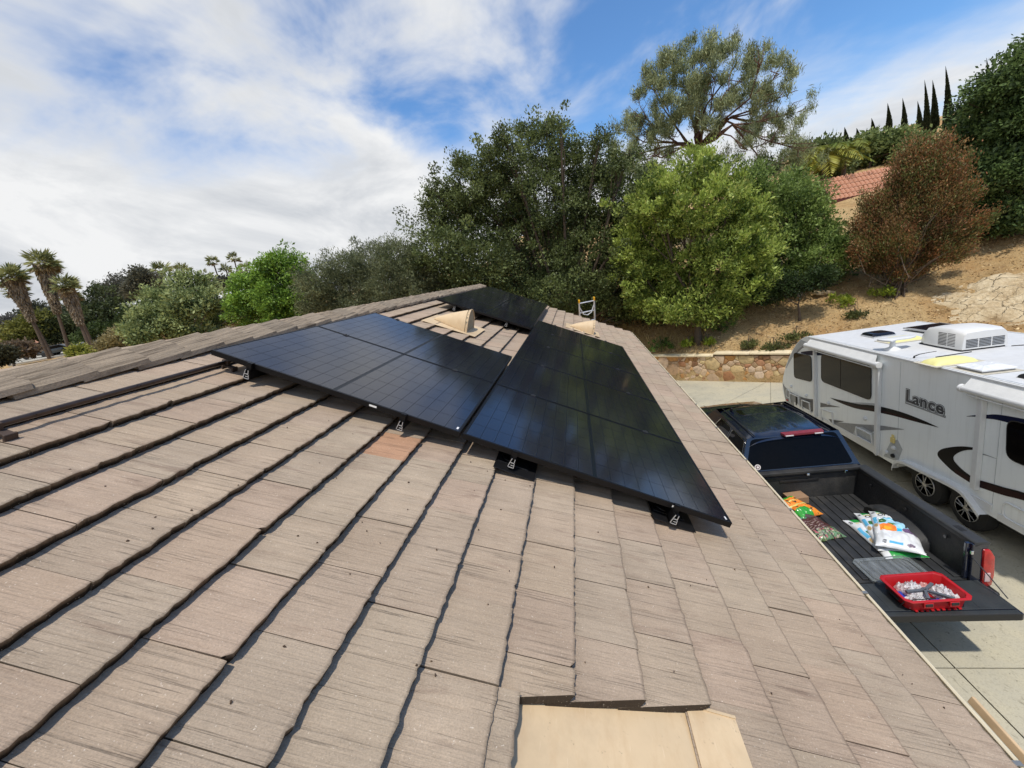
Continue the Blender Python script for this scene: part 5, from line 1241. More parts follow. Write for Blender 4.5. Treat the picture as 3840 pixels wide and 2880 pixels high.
def crumple(cx_, cy_, rx, ry, h, seed, label, col=None, cz_=0.03):
    rows = []; n = 22
    for i in range(n + 1):
        a = -1 + 2 * i / n; row = []
        for k in range(n + 1):
            b_ = -1 + 2 * k / n; e = max(0, 1 - max(abs(a), abs(b_)) ** 2.2) ** 0.7
            z = h * e * (0.75 + 0.9 * abs(mnoise.noise(Vector((a * 2.2 + seed, b_ * 2.2, seed)))) + 0.35 * mnoise.noise(Vector((a * 6, b_ * 6 + seed, 2))))
            row.append((cx_ + a * rx + .008 * mnoise.noise(Vector((b_ * 3, seed, 1))), cy_ + b_ * ry + .008 * mnoise.noise(Vector((a * 3, seed, 5))), cz_ + z))
        rows.append(row)
    o = MB().grid(rows).build('plastic_bag', col or MATS['clear_bag']); shade(o.data, 12); tag(o, label, 'plastic bag')
    o.matrix_world = Matrix.Translation(bn.location) @ Euler(bn.rotation_euler).to_matrix().to_4x4(); return o
crumple(-0.08, 0.055, 0.12, 0.11, 0.12, 3, 'crumpled clear plastic parts bag at the back left in the red bin')
crumple(0.19, -0.02, 0.10, 0.13, 0.11, 8, 'crumpled clear plastic parts bag at the right in the red bin')
crumple(-0.14, -0.10, 0.13, 0.07, 0.07, 15, 'flat clear plastic parts bag at the front left in the red bin')
crumple(0.08, 0.09, 0.08, 0.06, 0.07, 23, 'reddish tinted plastic bag at the back of the red bin', mat('pink_plastic', (0.55, 0.28, 0.26), 0.3, vary=0.4, scale=30))
bl_ = MB().box((0.05, -0.10, 0.035), (0.30, 0.06, 0.03)).box((-0.19, 0.02, 0.035), (0.08, 0.10, 0.03)).build('blue_part', mat('blue_plastic', (0.015, 0.04, 0.32), 0.4), bevel=0.005); bl_.matrix_world = bn.matrix_basis.copy()
tag(bl_, 'dark blue plastic pieces under the bags in the red bin', 'tool part')
yb = MB()
for (a, L_2) in ((rad(182), 0.20), (rad(30), 0.17), (rad(-38), 0.24), (rad(-115), 0.14)):
    c0, s0 = math.cos(a), math.sin(a); yb.prism([(0.012 * s0, -0.012 * c0), (L_2 * c0 + 0.016 * s0, L_2 * s0 - 0.016 * c0), (L_2 * c0 - 0.016 * s0, L_2 * s0 + 0.016 * c0), (-0.012 * s0, 0.012 * c0)], 0.10, 0.128, 'z')
yb.lathe([(0.03, 0.097), (0.03, 0.131), (0.014, 0.131), (0.014, 0.097)], (0, 0, 0), 16)
yo = yb.build('grey_bracket', mat('grey_plastic', (0.10, 0.11, 0.125), 0.45), bevel=0.003); yo.matrix_world = Matrix.Translation(bn.location) @ Matrix.Rotation(rad(3), 4, 'Z') @ Matrix.Translation((0.0, -0.01, 0.006))
tag(yo, 'grey branched plastic bracket lying on the bags in the red bin', 'bracket')
ws = MB().tube([(-0.34, -0.14, 0.02), (-0.30, -0.15, 0.10), (-0.2, -0.17, 0.145), (-0.08, -0.165, 0.143), (0.02, -0.14, 0.12)], 0.006, 6).build('black_strap', trimb); ws.matrix_world = Matrix.Translation(bn.location)
tag(ws, 'thin black strap hanging over the left side of the red bin', 'strap')
# ================================================================== PLANTS AND FAR SURROUNDINGS
leafm = attr_mat('leaf', 0.5, trans=0.36, spec=0.35)
needle = attr_mat('needle', 0.6, trans=0.2, spec=0.25)
bark = mat('bark_grey', lin(88, 76, 64), 0.95, vary=0.3, scale=9, bump=0.8)
bark_r = mat('bark_red', lin(96, 72, 60), 0.95, vary=0.3, scale=9, bump=0.8)
bark_w = mat('bark_pale', lin(168, 158, 142), 0.9, vary=0.2, scale=9)
def lerpc(c0, c1, k): return np.asarray(c0)[None] * (1 - k[:, None]) + np.asarray(c1)[None] * k[:, None]
def tree(name, label, cat, lobes, base, c_dark, c_lite, n_cl=420, per=46, leaf=0.13, asp=0.5, cl_r=0.42, trunk_r=0.22, seed=0, bark_m=None, group=None, up=0.25, shell=0.45, mat_=None, zsq=0.8, limbs=True, droop=0.0, brush=0.0, extra=None, spread=1.0, ragged=0.35):
    """lobes: [(centre, radius)], leaf clumps spread through the lobes, limbs run from the trunk into them"""
    rng = np.random.default_rng(seed); base = Vector(base)
    q = thing(name, label, cat, base, (0, 0, 0), group)
    C = np.array([tuple(Vector(c) - base) for c, r in lobes]); Rr = np.array([r for c, r in lobes])
    wgt = Rr ** 2; wgt = wgt / wgt.sum(); ncl = max(6, int(n_cl))
    li = rng.choice(len(lobes), size=ncl, p=wgt)
    d = rng.normal(size=(ncl, 3)); d /= np.linalg.norm(d, axis=1, keepdims=True)
    rr = (shell + (1 - shell) * rng.random(ncl) ** 0.5)
    d[:, 2] = np.where(d[:, 2] < -0.35, d[:, 2] * 0.7, d[:, 2])
    rr = rr * (1 + ragged * np.maximum(0, rng.normal(size=ncl)) * 0.6 - 0.10 * ragged)
    cen = C[li] + d * (Rr[li] * rr)[:, None] * np.array([1, 1, zsq])
    cs = cl_r * (0.6 + 0.8 * rng.random(ncl))
    ctone = np.clip(0.5 + 0.30 * rng.normal(size=ncl) + 0.16 * d[:, 2], 0, 1)  # random tone, plus vertical shading put into leaf colour: lobe tops lighter
    P = np.repeat(cen, per, 0); cr = np.repeat(cs, per)
    off = rng.normal(size=(len(P), 3)); off /= (np.linalg.norm(off, axis=1, keepdims=True) + 1e-9); off *= (rng.random(len(P)) ** 0.45)[:, None]
    sc = np.array([1, 1, 0.85 if not brush else 1.0 + brush])
    P = P + off * cr[:, None] * sc * spread
    D = off * 0.8 + np.repeat(d, per, 0) * 0.5 + rng.normal(size=P.shape) * 0.6; D[:, 2] += up - droop
    if brush: D = np.repeat(d, per, 0) * 0.35 + rng.normal(size=P.shape) * 0.38; D[:, 2] += brush
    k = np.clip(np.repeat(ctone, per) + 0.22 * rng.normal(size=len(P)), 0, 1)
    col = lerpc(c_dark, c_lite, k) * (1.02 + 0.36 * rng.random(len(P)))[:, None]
    if extra is not None:
        c_x, frac = extra; sel = rng.random(len(P)) < frac; col[sel] = np.asarray(c_x) * (0.7 + 0.6 * rng.random(sel.sum()))[:, None]
    ln = leaf * (0.5 + 0.9 * rng.random(len(P)) ** 1.3) * np.repeat(0.75 + 0.5 * rng.random(ncl), per)
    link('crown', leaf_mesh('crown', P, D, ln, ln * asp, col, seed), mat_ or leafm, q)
    if limbs:
        t_ = MB(); zt = float(np.min(C[:, 2])); top = Vector(C.mean(0)); fork = Vector((top.x * 0.35, top.y * 0.35, max(0.5, zt * 0.55)))
        t_.tube([(0, 0, -0.4), (fork.x * .35, fork.y * .35, fork.z * 0.5), fork], [trunk_r * 1.25, trunk_r, trunk_r * 0.8], 8)
        for c_, r_ in zip(C, Rr):
            c_ = Vector(c_); m_ = fork.lerp(c_, 0.5) + Vector(rng.normal(size=3)) * r_ * 0.2; m_.z += r_ * 0.1
            t_.tube([fork, fork.lerp(m_, .5) + Vector(rng.normal(size=3)) * .1, m_, c_], [trunk_r * 0.55, trunk_r * 0.45, trunk_r * 0.3, trunk_r * 0.06], 6)
            for _ in range(4):
                e = c_ + Vector(rng.normal(size=3)).normalized() * r_ * 0.9; s0 = m_.lerp(c_, rng.random()); t_.tube([s0, s0.lerp(e, .5) + Vector(rng.normal(size=3)) * .12, e], [trunk_r * 0.16, trunk_r * 0.1, trunk_r * 0.03], 5)
        t_.build('trunk', bark_m or bark, q, smooth=60)
    return q
def gpt(px, py, r): P = at(px, py, r); return Vector((P.x, P.y, ground_z(P.x, P.y)))
def lob(lst, r, jit=0.0, seed=0, k=1.0):
    rn = random.Random(seed); out = []
    for (px, py, rp) in lst:
        rr = r + rn.uniform(-jit, jit); out.append((at(px, py, rr), rp * mpp(rr, px, py) * k))
    return out
# ---- big dark oak behind the far end of the roof
OAK = [(503, 162, 24), (545, 152, 26), (588, 168, 28), (470, 190, 27), (447, 214, 26), (500, 205, 38), (548, 205, 42), (600, 205, 38), (441, 252, 30), (480, 262, 38), (535, 265, 42), (590, 262, 40), (630, 228, 26), (560, 296, 26), (612, 292, 30), (640, 262, 24), (470, 292, 24), (520, 132, 8), (546, 128, 9), (505, 138, 9), (520, 300, 26)]
tree('oak_tree', 'tall dark green oak standing behind the far end of the roof', 'tree', lob(OAK + [(425, 280, 16), (450, 318, 16), (500, 318, 16), (545, 318, 18), (585, 305, 16), (650, 200, 20), (655, 285, 18), (630, 310, 14), (465, 165, 10), (430, 188, 10), (410, 270, 12), (560, 128, 7), (600, 142, 12), (625, 160, 14)], 22, 1.6, 1, 1.12), gpt(572, 322, 22), lin(48, 58, 32), lin(114, 126, 76), n_cl=3400, per=84, leaf=0.118, asp=0.55, cl_r=0.44, trunk_r=0.24, seed=1, shell=0.45, ragged=0.7)
# ---- yellow-green tree
LG = [(690, 170, 24), (722, 178, 22), (660, 200, 28), (700, 210, 36), (738, 212, 26), (648, 240, 26), (685, 255, 38), (730, 255, 34), (655, 285, 26), (700, 295, 32), (742, 290, 24), (672, 308, 20), (715, 308, 20)]
tree('back_thicket', 'olive green thicket seen through the gaps of the oak', 'shrub', lob([(430, 300, 18), (470, 285, 22), (510, 275, 24), (550, 270, 24), (590, 270, 24), (620, 285, 22), (490, 310, 18), (540, 305, 18), (590, 310, 16), (460, 315, 16), (520, 240, 20), (570, 235, 20)], 27, 1.0, 16, 1.2), gpt(530, 322, 27), lin(46, 56, 32), lin(100, 110, 66), n_cl=1100, per=44, leaf=0.17, cl_r=0.5, trunk_r=0.06, seed=16, limbs=False)
tree('understory', 'dark green undergrowth filling the space between the oak and the yellow-green tree', 'shrub', lob([(640, 300, 20), (660, 318, 14), (625, 318, 14), (645, 270, 18), (745, 300, 16), (760, 270, 18), (748, 235, 16), (745, 200, 14), (765, 170, 12), (640, 200, 14), (650, 175, 12)], 24, 1.0, 15, 1.1), gpt(650, 320, 24), lin(40, 50, 28), lin(96, 106, 64), n_cl=1100, per=40, leaf=0.14, cl_r=0.42, trunk_r=0.06, seed=15)
tree('loquat_tree', 'broad yellow-green tree with glossy leaf tufts above the dirt bank', 'tree', lob(LG + [(628, 255, 16), (632, 225, 14), (752, 235, 18), (758, 262, 16), (640, 300, 16), (735, 190, 14), (668, 178, 14), (705, 160, 12)], 20, 1.0, 2, 1.12), gpt(697, 322, 20), lin(66, 86, 34), lin(162, 178, 86), n_cl=900, per=105, leaf=0.15, asp=0.40, cl_r=0.37, trunk_r=0.16, seed=2, shell=0.62, ragged=0.6, up=0.6, extra=(lin(184, 190, 104), 0.10))
MGT = [(770, 205, 26), (800, 200, 22), (770, 235, 28), (805, 232, 26), (785, 262, 28), (820, 262, 20), (770, 285, 20), (805, 288, 22), (835, 245, 16), (752, 180, 16)]
tree('green_tree', 'mid green leafy tree between the yellow-green tree and the rust brown one', 'tree', lob(MGT + [(830, 280, 14), (815, 215, 14), (790, 180, 12), (752, 215, 18), (748, 250, 20), (752, 280, 18), (848, 262, 12), (845, 285, 10)], 22.5, 1.0, 3, 1.15), gpt(800, 296, 22), lin(62, 82, 38), lin(138, 158, 84), n_cl=1050, per=80, leaf=0.13, asp=0.45, cl_r=0.42, trunk_r=0.12, seed=3, bark_m=bark_w)
tree('dark_shrub', 'dark green dense shrub at the foot of the mid green tree', 'shrub', lob([(795, 285, 16), (822, 278, 14), (770, 295, 12)], 20.5, 0.4, 4), gpt(800, 300, 20.3), lin(26, 38, 20), lin(64, 82, 44), n_cl=260, per=40, leaf=0.10, cl_r=0.3, trunk_r=0.05, seed=4)
# ---- pine with open crown
PINE = [(640, 112, 14), (652, 84, 14), (668, 62, 14), (690, 52, 14), (715, 42, 12), (738, 48, 13), (762, 58, 13), (782, 72, 13), (792, 92, 11), (665, 95, 16), (690, 85, 16), (715, 78, 17), (742, 82, 17), (766, 92, 14), (640, 135, 15), (622, 128, 10), (650, 152, 12), (672, 128, 14), (700, 112, 13), (728, 112, 14), (755, 118, 13), (778, 116, 12), (798, 112, 9), (775, 140, 13), (795, 138, 9), (748, 150, 12), (612, 150, 10), (628, 165, 12), (806, 152, 11), (785, 165, 12), (722, 160, 10)]
_rn = random.Random(55); PIN2 = [(px + _rn.gauss(0, rp * .75), py + _rn.gauss(0, rp * .65), rp * _rn.uniform(.35, .62)) for (px, py, rp) in PINE + [(700, 95, 16), (720, 60, 14), (730, 95, 15), (745, 68, 14), (712, 125, 12), (690, 112, 13), (742, 132, 12), (675, 80, 14), (660, 120, 13)] for _ in range(6)] + [(775, 172, 8), (795, 178, 8), (760, 168, 7), (640, 172, 8), (615, 168, 8)]
pq = tree('pine_tree', 'tall open-crowned pine with reddish limbs against the sky', 'tree', lob(PIN2, 33, 2.6, 5, 1.0), gpt(698, 300, 33), lin(82, 94, 66), lin(160, 168, 126), n_cl=3400, per=30, leaf=0.22, asp=0.15, cl_r=0.25, trunk_r=0.46, seed=5, shell=0.0, brush=0.6, mat_=needle, limbs=False)
def limbs_to(q, base, fork, targets, r0, material, seed, sub=5):
    rn = np.random.default_rng(seed); base = Vector(base); t_ = MB(); f = Vector(fork) - base
    t_.tube([(0, 0, -.5), f * 0.55 + Vector((.25, 0, 0)), f, f + Vector((.2, 0, .7))], [r0 * 1.3, r0 * 1.0, r0 * 0.7, r0 * .15], 9)
    hubs = []
    for k in range(12):
        idx = rn.integers(len(targets)); c_ = Vector(targets[idx][0]) - base; hubs.append(f.lerp(c_, 0.35) + Vector(rn.normal(size=3)) * .3)
    for c_, r_ in targets:
        c_ = Vector(c_) - base; h = min(hubs, key=lambda a: (a - f.lerp(c_, .35)).length)
        m_ = h.lerp(c_, .55) + Vector(rn.normal(size=3)) * 0.35; m_.z -= 0.25
        t_.tube([f, f.lerp(h, .5) + Vector(rn.normal(size=3)) * .12, h, m_, c_], [r0 * .20, r0 * .19, r0 * .17, r0 * .10, r0 * .03], 6)
        for _ in range(sub):
            s0 = m_.lerp(c_, rn.random()); e = c_ + Vector(rn.normal(size=3)).normalized() * r_; e.z += .2; t_.tube([s0, s0.lerp(e, .5) + Vector(rn.normal(size=3)) * .12, e], [r0 * .09, r0 * .06, r0 * .02], 5)
    t_.build('trunk', material, q, smooth=60)
limbs_to(pq, pq.location, at(697, 148, 33), [(Vector(c), r) for c, r in lob(PINE, 33, 2.5, 5, 0.98)], 0.36, bark_r, 6)
# ---- rust brown vase-shaped tree: stems fan from the base
def vase(name, label, base, lobes, cols, n, seed, leaf=0.13):
    rng = np.random.default_rng(seed); base = Vector(base); q = thing(name, label, 'tree', base)
    C = np.array([tuple(Vector(c) - base) for c, r in lobes]); Rr = np.array([r for c, r in lobes]); w_ = Rr ** 2 / (Rr ** 2).sum()
    li = rng.choice(len(lobes), size=n, p=w_); d = rng.normal(size=(n, 3)); d /= np.linalg.norm(d, axis=1, keepdims=True)
    T = C[li] + d * (Rr[li] * rng.random(n) ** 0.4)[:, None]
    T *= (0.80 + 0.34 * np.array([mnoise.noise(Vector(tuple(x / np.linalg.norm(x) * 4.5))) for x in T]))[:, None] + 0.10
    tone = rng.integers(len(cols), size=n); per = 34
    f = 1 - rng.random((n, per)) * 0.16
    P = (T[:, None, :] * f[:, :, None]).reshape(-1, 3) + rng.normal(size=(n * per, 3)) * 0.10
    D = np.repeat(T, per, 0); D /= np.linalg.norm(D, axis=1, keepdims=True); D = D + rng.normal(size=D.shape) * 0.45
    col = np.asarray(cols)[np.repeat(tone, per)] * (0.65 + 0.7 * rng.random(n * per))[:, None]
    ln = leaf * (0.6 + 0.8 * rng.random(n * per))
    link('crown', leaf_mesh('crown', P, D, ln, ln * 0.38, col, seed), leafm, q)
    t_ = MB()
    for k in range(90):
        e = Vector(T[rng.integers(n)]); m_ = e * 0.5 + Vector(rng.normal(size=3)) * 0.18; m_.z += .15; j_ = Vector(rng.normal(size=3)) * .22; t_.tube([(rng.normal() * .12, rng.normal() * .12, -.1), e * .2 + Vector((0, 0, .25)) + j_ * .5, m_ + j_, e], [.03, .02, .012, .003], 4, False)
    t_.build('stems', bark, q)
    return q
BR = [(925, 140, 20), (945, 128, 14), (905, 160, 22), (960, 152, 18), (880, 185, 22), (930, 180, 28), (968, 185, 18), (862, 212, 20), (900, 220, 28), (945, 222, 26), (980, 218, 14), (850, 238, 14), (885, 248, 22), (925, 252, 22), (960, 245, 14), (900, 266, 12), (870, 262, 10), (985, 238, 8)]
vase('rust_brown_tree', 'rust brown drying bushy tree on the dirt bank', gpt(896, 284, 21.5), lob(BR, 21.8, 0.9, 7, 1.0), [lin(146, 106, 72), lin(130, 92, 60), lin(154, 114, 80), lin(118, 98, 58), lin(104, 102, 58), lin(134, 108, 68), lin(150, 120, 76), lin(116, 112, 64), lin(158, 106, 66), lin(96, 104, 54), lin(104, 112, 60)], 3100, 7, 0.08)
# ---- dark tree at the right picture edge
DR = [(1000, 92, 26), (985, 120, 24), (1020, 70, 24), (1005, 140, 34), (990, 175, 28), (1030, 120, 34), (1015, 190, 32), (1000, 215, 24), (1035, 215, 30), (970, 135, 14), (1050, 160, 40), (1060, 90, 36), (1045, 45, 20), (1060, 220, 30)]
tree('dark_tree', 'big dark green tree at the right picture edge above the bank', 'tree', lob(DR, 25, 1.2, 8, 1.3), gpt(1015, 246, 25), lin(44, 62, 34), lin(108, 130, 76), n_cl=1500, per=70, leaf=0.14, asp=0.5, cl_r=0.46, trunk_r=0.22, seed=8)
# ---- hill shrubs beyond the house, cypresses, queen palm
for k, (lst, r, cd_, cl_, lab) in enumerate((
    ([(868, 150, 20), (895, 142, 16), (848, 158, 14), (885, 162, 18), (912, 150, 16)], 44, lin(58, 74, 40), lin(138, 150, 92), 'pale green shrub mass on the hill above the red tiled roof'),
    ([(822, 152, 12), (806, 158, 12), (835, 166, 12)], 42, lin(54, 68, 38), lin(124, 136, 84), 'green shrub behind the yellow palm on the hill'),
    ([(955, 160, 22), (975, 150, 18), (930, 158, 14)], 46, lin(44, 60, 34), lin(104, 120, 72), 'green shrub mass under the tall cypresses'))):
    tree('hill_shrub', lab, 'shrub', lob(lst, r, 1.5, 20 + k, 1.0), gpt(lst[0][0], lst[0][1] + 22, r), cd_, cl_, n_cl=420, per=34, leaf=0.30, asp=0.5, cl_r=0.7, trunk_r=0.1, seed=20 + k)
def cypress(px, yb, yt, wpx, r, seed, label, lean=0.0):
    rng = np.random.default_rng(seed); b0 = at(px, yb, r); P0 = Vector((b0.x, b0.y, min(b0.z, ground_z(b0.x, b0.y)))); T = at(px + lean, yt, r); H = T.z - P0.z; w = wpx * mpp(r, px, yb) / 2 * 0.8
    q = thing('cypress', label, 'tree', P0, (0, 0, 0), 'cypresses along the hill top'); n = 3600
    h = rng.random(n); a = rng.random(n) * 2 * math.pi; rad_ = w * np.clip((1 - h) ** 0.9 * 1.25, 0.02, 1) * (0.7 + 0.35 * rng.random(n)) * np.clip(h * 9, .3, 1)
    ax = np.array([[T.x - P0.x, T.y - P0.y, 0]]) * (h ** 2)[:, None]
    P = np.stack([np.cos(a) * rad_, np.sin(a) * rad_, h * H], 1) + ax; D = np.stack([np.cos(a) * .3, np.sin(a) * .3, np.ones(n)], 1) + rng.normal(size=(n, 3)) * .2
    col = lerpc(lin(24, 32, 22), lin(66, 76, 50), np.clip(rng.random(n) * .7 + .15, 0, 1)); link('crown', leaf_mesh('crown', P, D, 0.5 * (1.05 - h), 0.22 * (1.05 - h), col, seed), needle, q)
    MB().tube([(0, 0, -.3), (0, 0, H * .5)], [.16, .05], 6).build('trunk', bark, q)
for k, (px, yb, yt, wp, r, lab) in enumerate(((947, 128, 66, 8.5, 52, 'tallest slim cypress, right of a pair on the hill top'), (934, 130, 80, 8, 53, 'cypress in the middle of the tight cluster of three on the hill'), (926, 138, 80, 6.5, 52, 'left cypress of the tight cluster of three on the hill'), (988, 112, 58, 7.5, 50, 'cypress rising beside the dark right-hand tree'),
        (919, 132, 101, 5.5, 58, 'small cypress just left of the tight cluster, leaning'), (904, 130, 98, 5, 60, 'thin cypress second left of the cluster'), (889, 128, 103, 5.5, 62, 'lone cypress over the middle of the hill shrubs'), (873, 132, 118, 3.6, 66, 'short cypress tip left of the lone one'), (846, 146, 127, 6, 64, 'cypress above the yellow palm'), (858, 138, 128, 3.6, 68, 'smallest cypress tip above the shrubs'))):
    cypress(px, yb, yt, wp, r, 40 + k, lab, lean=-1.5)
palmm = attr_mat('palm_frond', 0.5, trans=0.2)
def feather_palm(base, fork, Lf, n, seed, label, c0, c1):
    rng = np.random.default_rng(seed); base = Vector(base); f = Vector(fork) - base; q = thing('feather_palm', label, 'palm', base)
    MB().tube([(0, 0, -.3), f * .5, f], [.16, .14, .12], 8).build('trunk', bark, q, smooth=60)
    Ps, Ds, Ls, Cs = [], [], [], []
    for k in range(n):
        a = rng.random() * 6.28; el = rng.uniform(.25, 1.2); d0 = Vector((math.cos(a) * math.cos(el), math.sin(a) * math.cos(el), math.sin(el)))
        c_ = np.asarray(c0) * (1 - (w := rng.random())) + np.asarray(c1) * w
        for j in range(22):
            t_ = (j + 1) / 22; p_ = f + d0 * Lf * t_ + Vector((0, 0, -Lf * .75 * t_ * t_)); tan = (d0 + Vector((0, 0, -1.5 * t_))).normalized(); sd_ = tan.cross(Vector((0, 0, 1))).normalized()
            for s_ in (-1, 1):
                dd = (sd_ * s_ + tan * .6 + Vector((0, 0, -.45))).normalized(); ll = Lf * .30 * math.sin(math.pi * (0.12 + .8 * t_)); Ps.append(p_ + dd * ll * .5); Ds.append(dd); Ls.append(ll); Cs.append(c_ * rng.uniform(.75, 1.2))
    link('crown', leaf_mesh('crown', np.array(Ps), np.array(Ds), np.array(Ls), 0.09, np.array(Cs), seed), palmm, q)
feather_palm(gpt(825, 190, 38), at(824, 158, 38), 2.9, 26, 61, 'yellow-green feather palm behind the red tiled house', lin(96, 112, 40), lin(166, 164, 72))
feather_palm(gpt(842, 185, 40), at(846, 152, 40), 2.4, 20, 62, 'second feather palm just right of the yellow one', lin(90, 108, 44), lin(150, 152, 70))
def fan_palm(px0, py0, px1, py1, r, cr, seed, label, skirt=0.45, n=38, thick=0.18, group='fan palms', wind=0.0):
    """trunk from (px0,py0) to (px1,py1) in the picture at distance r; dead-frond skirt under a crown of fans"""
    rng = np.random.default_rng(seed); b0 = at(px0, py0, r); B0 = Vector((b0.x, b0.y, ground_z(b0.x, b0.y))); T = at(px1, py1, r) - B0
    q = thing('fan_palm', label, 'palm', B0, (0, 0, 0), group)
    MB().tube([(0, 0, -.5), T * .33 + Vector((.08, 0, 0)), T * .7, T], [thick * 1.2, thick, thick * .95, thick * .9], 10).build('trunk', bark, q, smooth=60)
    # skirt of dead leaves
    if skirt:
        m_ = 1500; h = rng.random(m_); a = rng.random(m_) * 6.28; ax = np.array(T)[None] * (1 - skirt * h)[:, None]
        rr = thick + cr * (0.30 * (1 - h) ** 1.0 + 0.06)
        P = ax + np.stack([np.cos(a), np.sin(a), np.zeros(m_)], 1) * (rr * (0.75 + .3 * rng.random(m_)))[:, None]
        D = np.stack([np.cos(a) * .25, np.sin(a) * .25, -np.ones(m_)], 1) + rng.normal(size=(m_, 3)) * .22
        col = lerpc(lin(104, 94, 80), lin(184, 168, 140), rng.random(m_)); link('dead_skirt', leaf_mesh('dead_skirt', P, D, cr * .42, cr * .10, col, seed), palmm, q)
    Ps, Ds, Ls, Ws, Cs = [], [], [], [], []
    for k in range(n):
        a = rng.random() * 6.28; el = rng.uniform(-.55, 1.35); d0 = Vector((math.cos(a) * math.cos(el) + wind, math.sin(a) * math.cos(el), math.sin(el))).normalized()
        st_ = T + d0 * cr * rng.uniform(.35, .6); sdv = d0.cross(Vector((0, 0, 1))); sdv = sdv.normalized() if sdv.length > .01 else Vector((1, 0, 0)); upv = sdv.cross(d0)
        c_ = np.asarray(lin(76, 88, 54)) * (1 - (w := rng.random())) + np.asarray(lin(172, 174, 118)) * w
        if el < -.25: c_ = np.asarray(lin(132, 118, 82)) * rng.uniform(.7, 1.1)
        Ps.append(T + d0 * cr * .3); Ds.append(np.array(d0)); Ls.append(cr * .55); Ws.append(.05); Cs.append(c_ * .8)
        for j in range(11):
            an = (j - 5) / 5 * 1.25; dd = (d0 * math.cos(an) + sdv * math.sin(an) + Vector((wind * .5, 0, -.22 - .25 * abs(an))) + upv * rng.normal() * .08).normalized(); ll = cr * .62 * (1 - .22 * abs(an))
            Ps.append(st_ + dd * ll * .5); Ds.append(np.array(dd)); Ls.append(ll); Ws.append(cr * .085); Cs.append(c_ * rng.uniform(.8, 1.2))
    link('crown', leaf_mesh('crown', np.array([tuple(p_) for p_ in Ps]), np.array([tuple(p_) for p_ in Ds]), np.array(Ls), np.array(Ws), np.array(Cs), seed), palmm, q)
fan_palm(50, 360, 12, 278, 86, 2.0, 71, 'leftmost tall fan palm at the picture edge, thick dead skirt', 0.5, 46, wind=.25)
fan_palm(54, 359, 16, 292, 88, 1.5, 171, 'slimmer fan palm just behind the leftmost one', 0.3, 26, wind=.25)
fan_palm(71, 358, 43, 265, 84, 2.1, 72, 'middle and tallest of the near fan palms over the ridge', 0.5, 48, wind=.2)
fan_palm(91, 352, 65, 287, 80, 1.8, 73, 'right-hand near fan palm with a long dead skirt', 0.55, 42, wind=.35)
fan_palm(95, 351, 70, 296, 82, 1.4, 173, 'slim fan palm partly behind the right-hand near one', 0.4, 22, wind=.3)
for k, (a, b, c_, d_, r, cr, lab) in enumerate(((169, 318, 161, 272, 62, 2.1, 'fan palm rising left of the pale leafy tree'), (164, 330, 153, 287, 60, 1.9, 'lower fan palm in front of the grey trees'), (186, 310, 184, 272, 64, 1.8, 'fan palm crown just above the pale leafy tree'), (208, 305, 204, 276, 68, 1.6, 'fan palm crown at the right top of the pale leafy tree'),
        (222, 290, 213, 262, 95, 2.0, 'thin tall far palm, left of a pair on the skyline'), (231, 290, 226, 270, 95, 1.9, 'shorter far palm between two thin tall ones'), (240, 290, 234, 259, 98, 2.1, 'thin tallest far palm on the skyline'), (250, 284, 246, 268, 90, 2.0, 'far palm half hidden by the bright green tree'), (244, 288, 243, 274, 92, 1.6, 'small far palm beside the bright green tree'))):
    fan_palm(a, b, c_, d_, r * 1.7, cr * 1.15, 80 + k, lab, 0, 30, 0.2, 'far fan palms')
# ---- trees on the left beyond the ridge
tree('bright_green_tree', 'bright green dense tree left of centre beyond the ridge', 'tree', lob([(262, 275, 16), (285, 272, 18), (300, 280, 12), (250, 292, 18), (278, 298, 22), (300, 302, 16), (255, 314, 18), (285, 318, 18), (240, 308, 12), (295, 262, 8), (270, 262, 9)], 27, 1.2, 9, 1.15), gpt(272, 345, 27), lin(58, 84, 28), lin(132, 164, 66), n_cl=560, per=80, leaf=0.17, asp=0.42, cl_r=0.42, trunk_r=.15, seed=9, ragged=0.6, droop=.3)
tree('pale_leafy_tree', 'pale green airy tree with large leaves left beyond the ridge', 'tree', lob([(150, 310, 12), (195, 298, 12), (155, 328, 14), (190, 335, 14), (180, 285, 14), (200, 285, 14), (160, 300, 16), (185, 305, 20), (212, 302, 16), (145, 318, 16), (172, 322, 20), (205, 324, 18), (228, 318, 12), (140, 335, 14), (170, 338, 16), (130, 330, 10), (222, 338, 12)], 33, 1.6, 10, 0.98), gpt(180, 352, 33), lin(62, 78, 42), lin(160, 170, 112), n_cl=620, per=50, leaf=0.20, asp=0.5, cl_r=0.45, trunk_r=.15, seed=10, ragged=0.9, bark_m=bark_w, shell=.3)
OL = [(318, 285, 18), (345, 270, 20), (370, 262, 20), (395, 258, 20), (330, 302, 18), (360, 295, 24), (390, 290, 26), (415, 280, 22), (430, 300, 20), (402, 305, 18), (350, 315, 12), (440, 318, 14), (465, 312, 14), (312, 305, 12)]
tree('olive_hedge_tree', 'grey-green olive-like tree mass left of the oak behind the ridge', 'tree', lob(OL, 21, 1.0, 11, 1.15), gpt(385, 345, 21), lin(64, 72, 50), lin(124, 130, 94), n_cl=1900, per=66, leaf=0.12, asp=0.28, cl_r=0.40, ragged=0.7, trunk_r=.12, seed=11, up=.5)
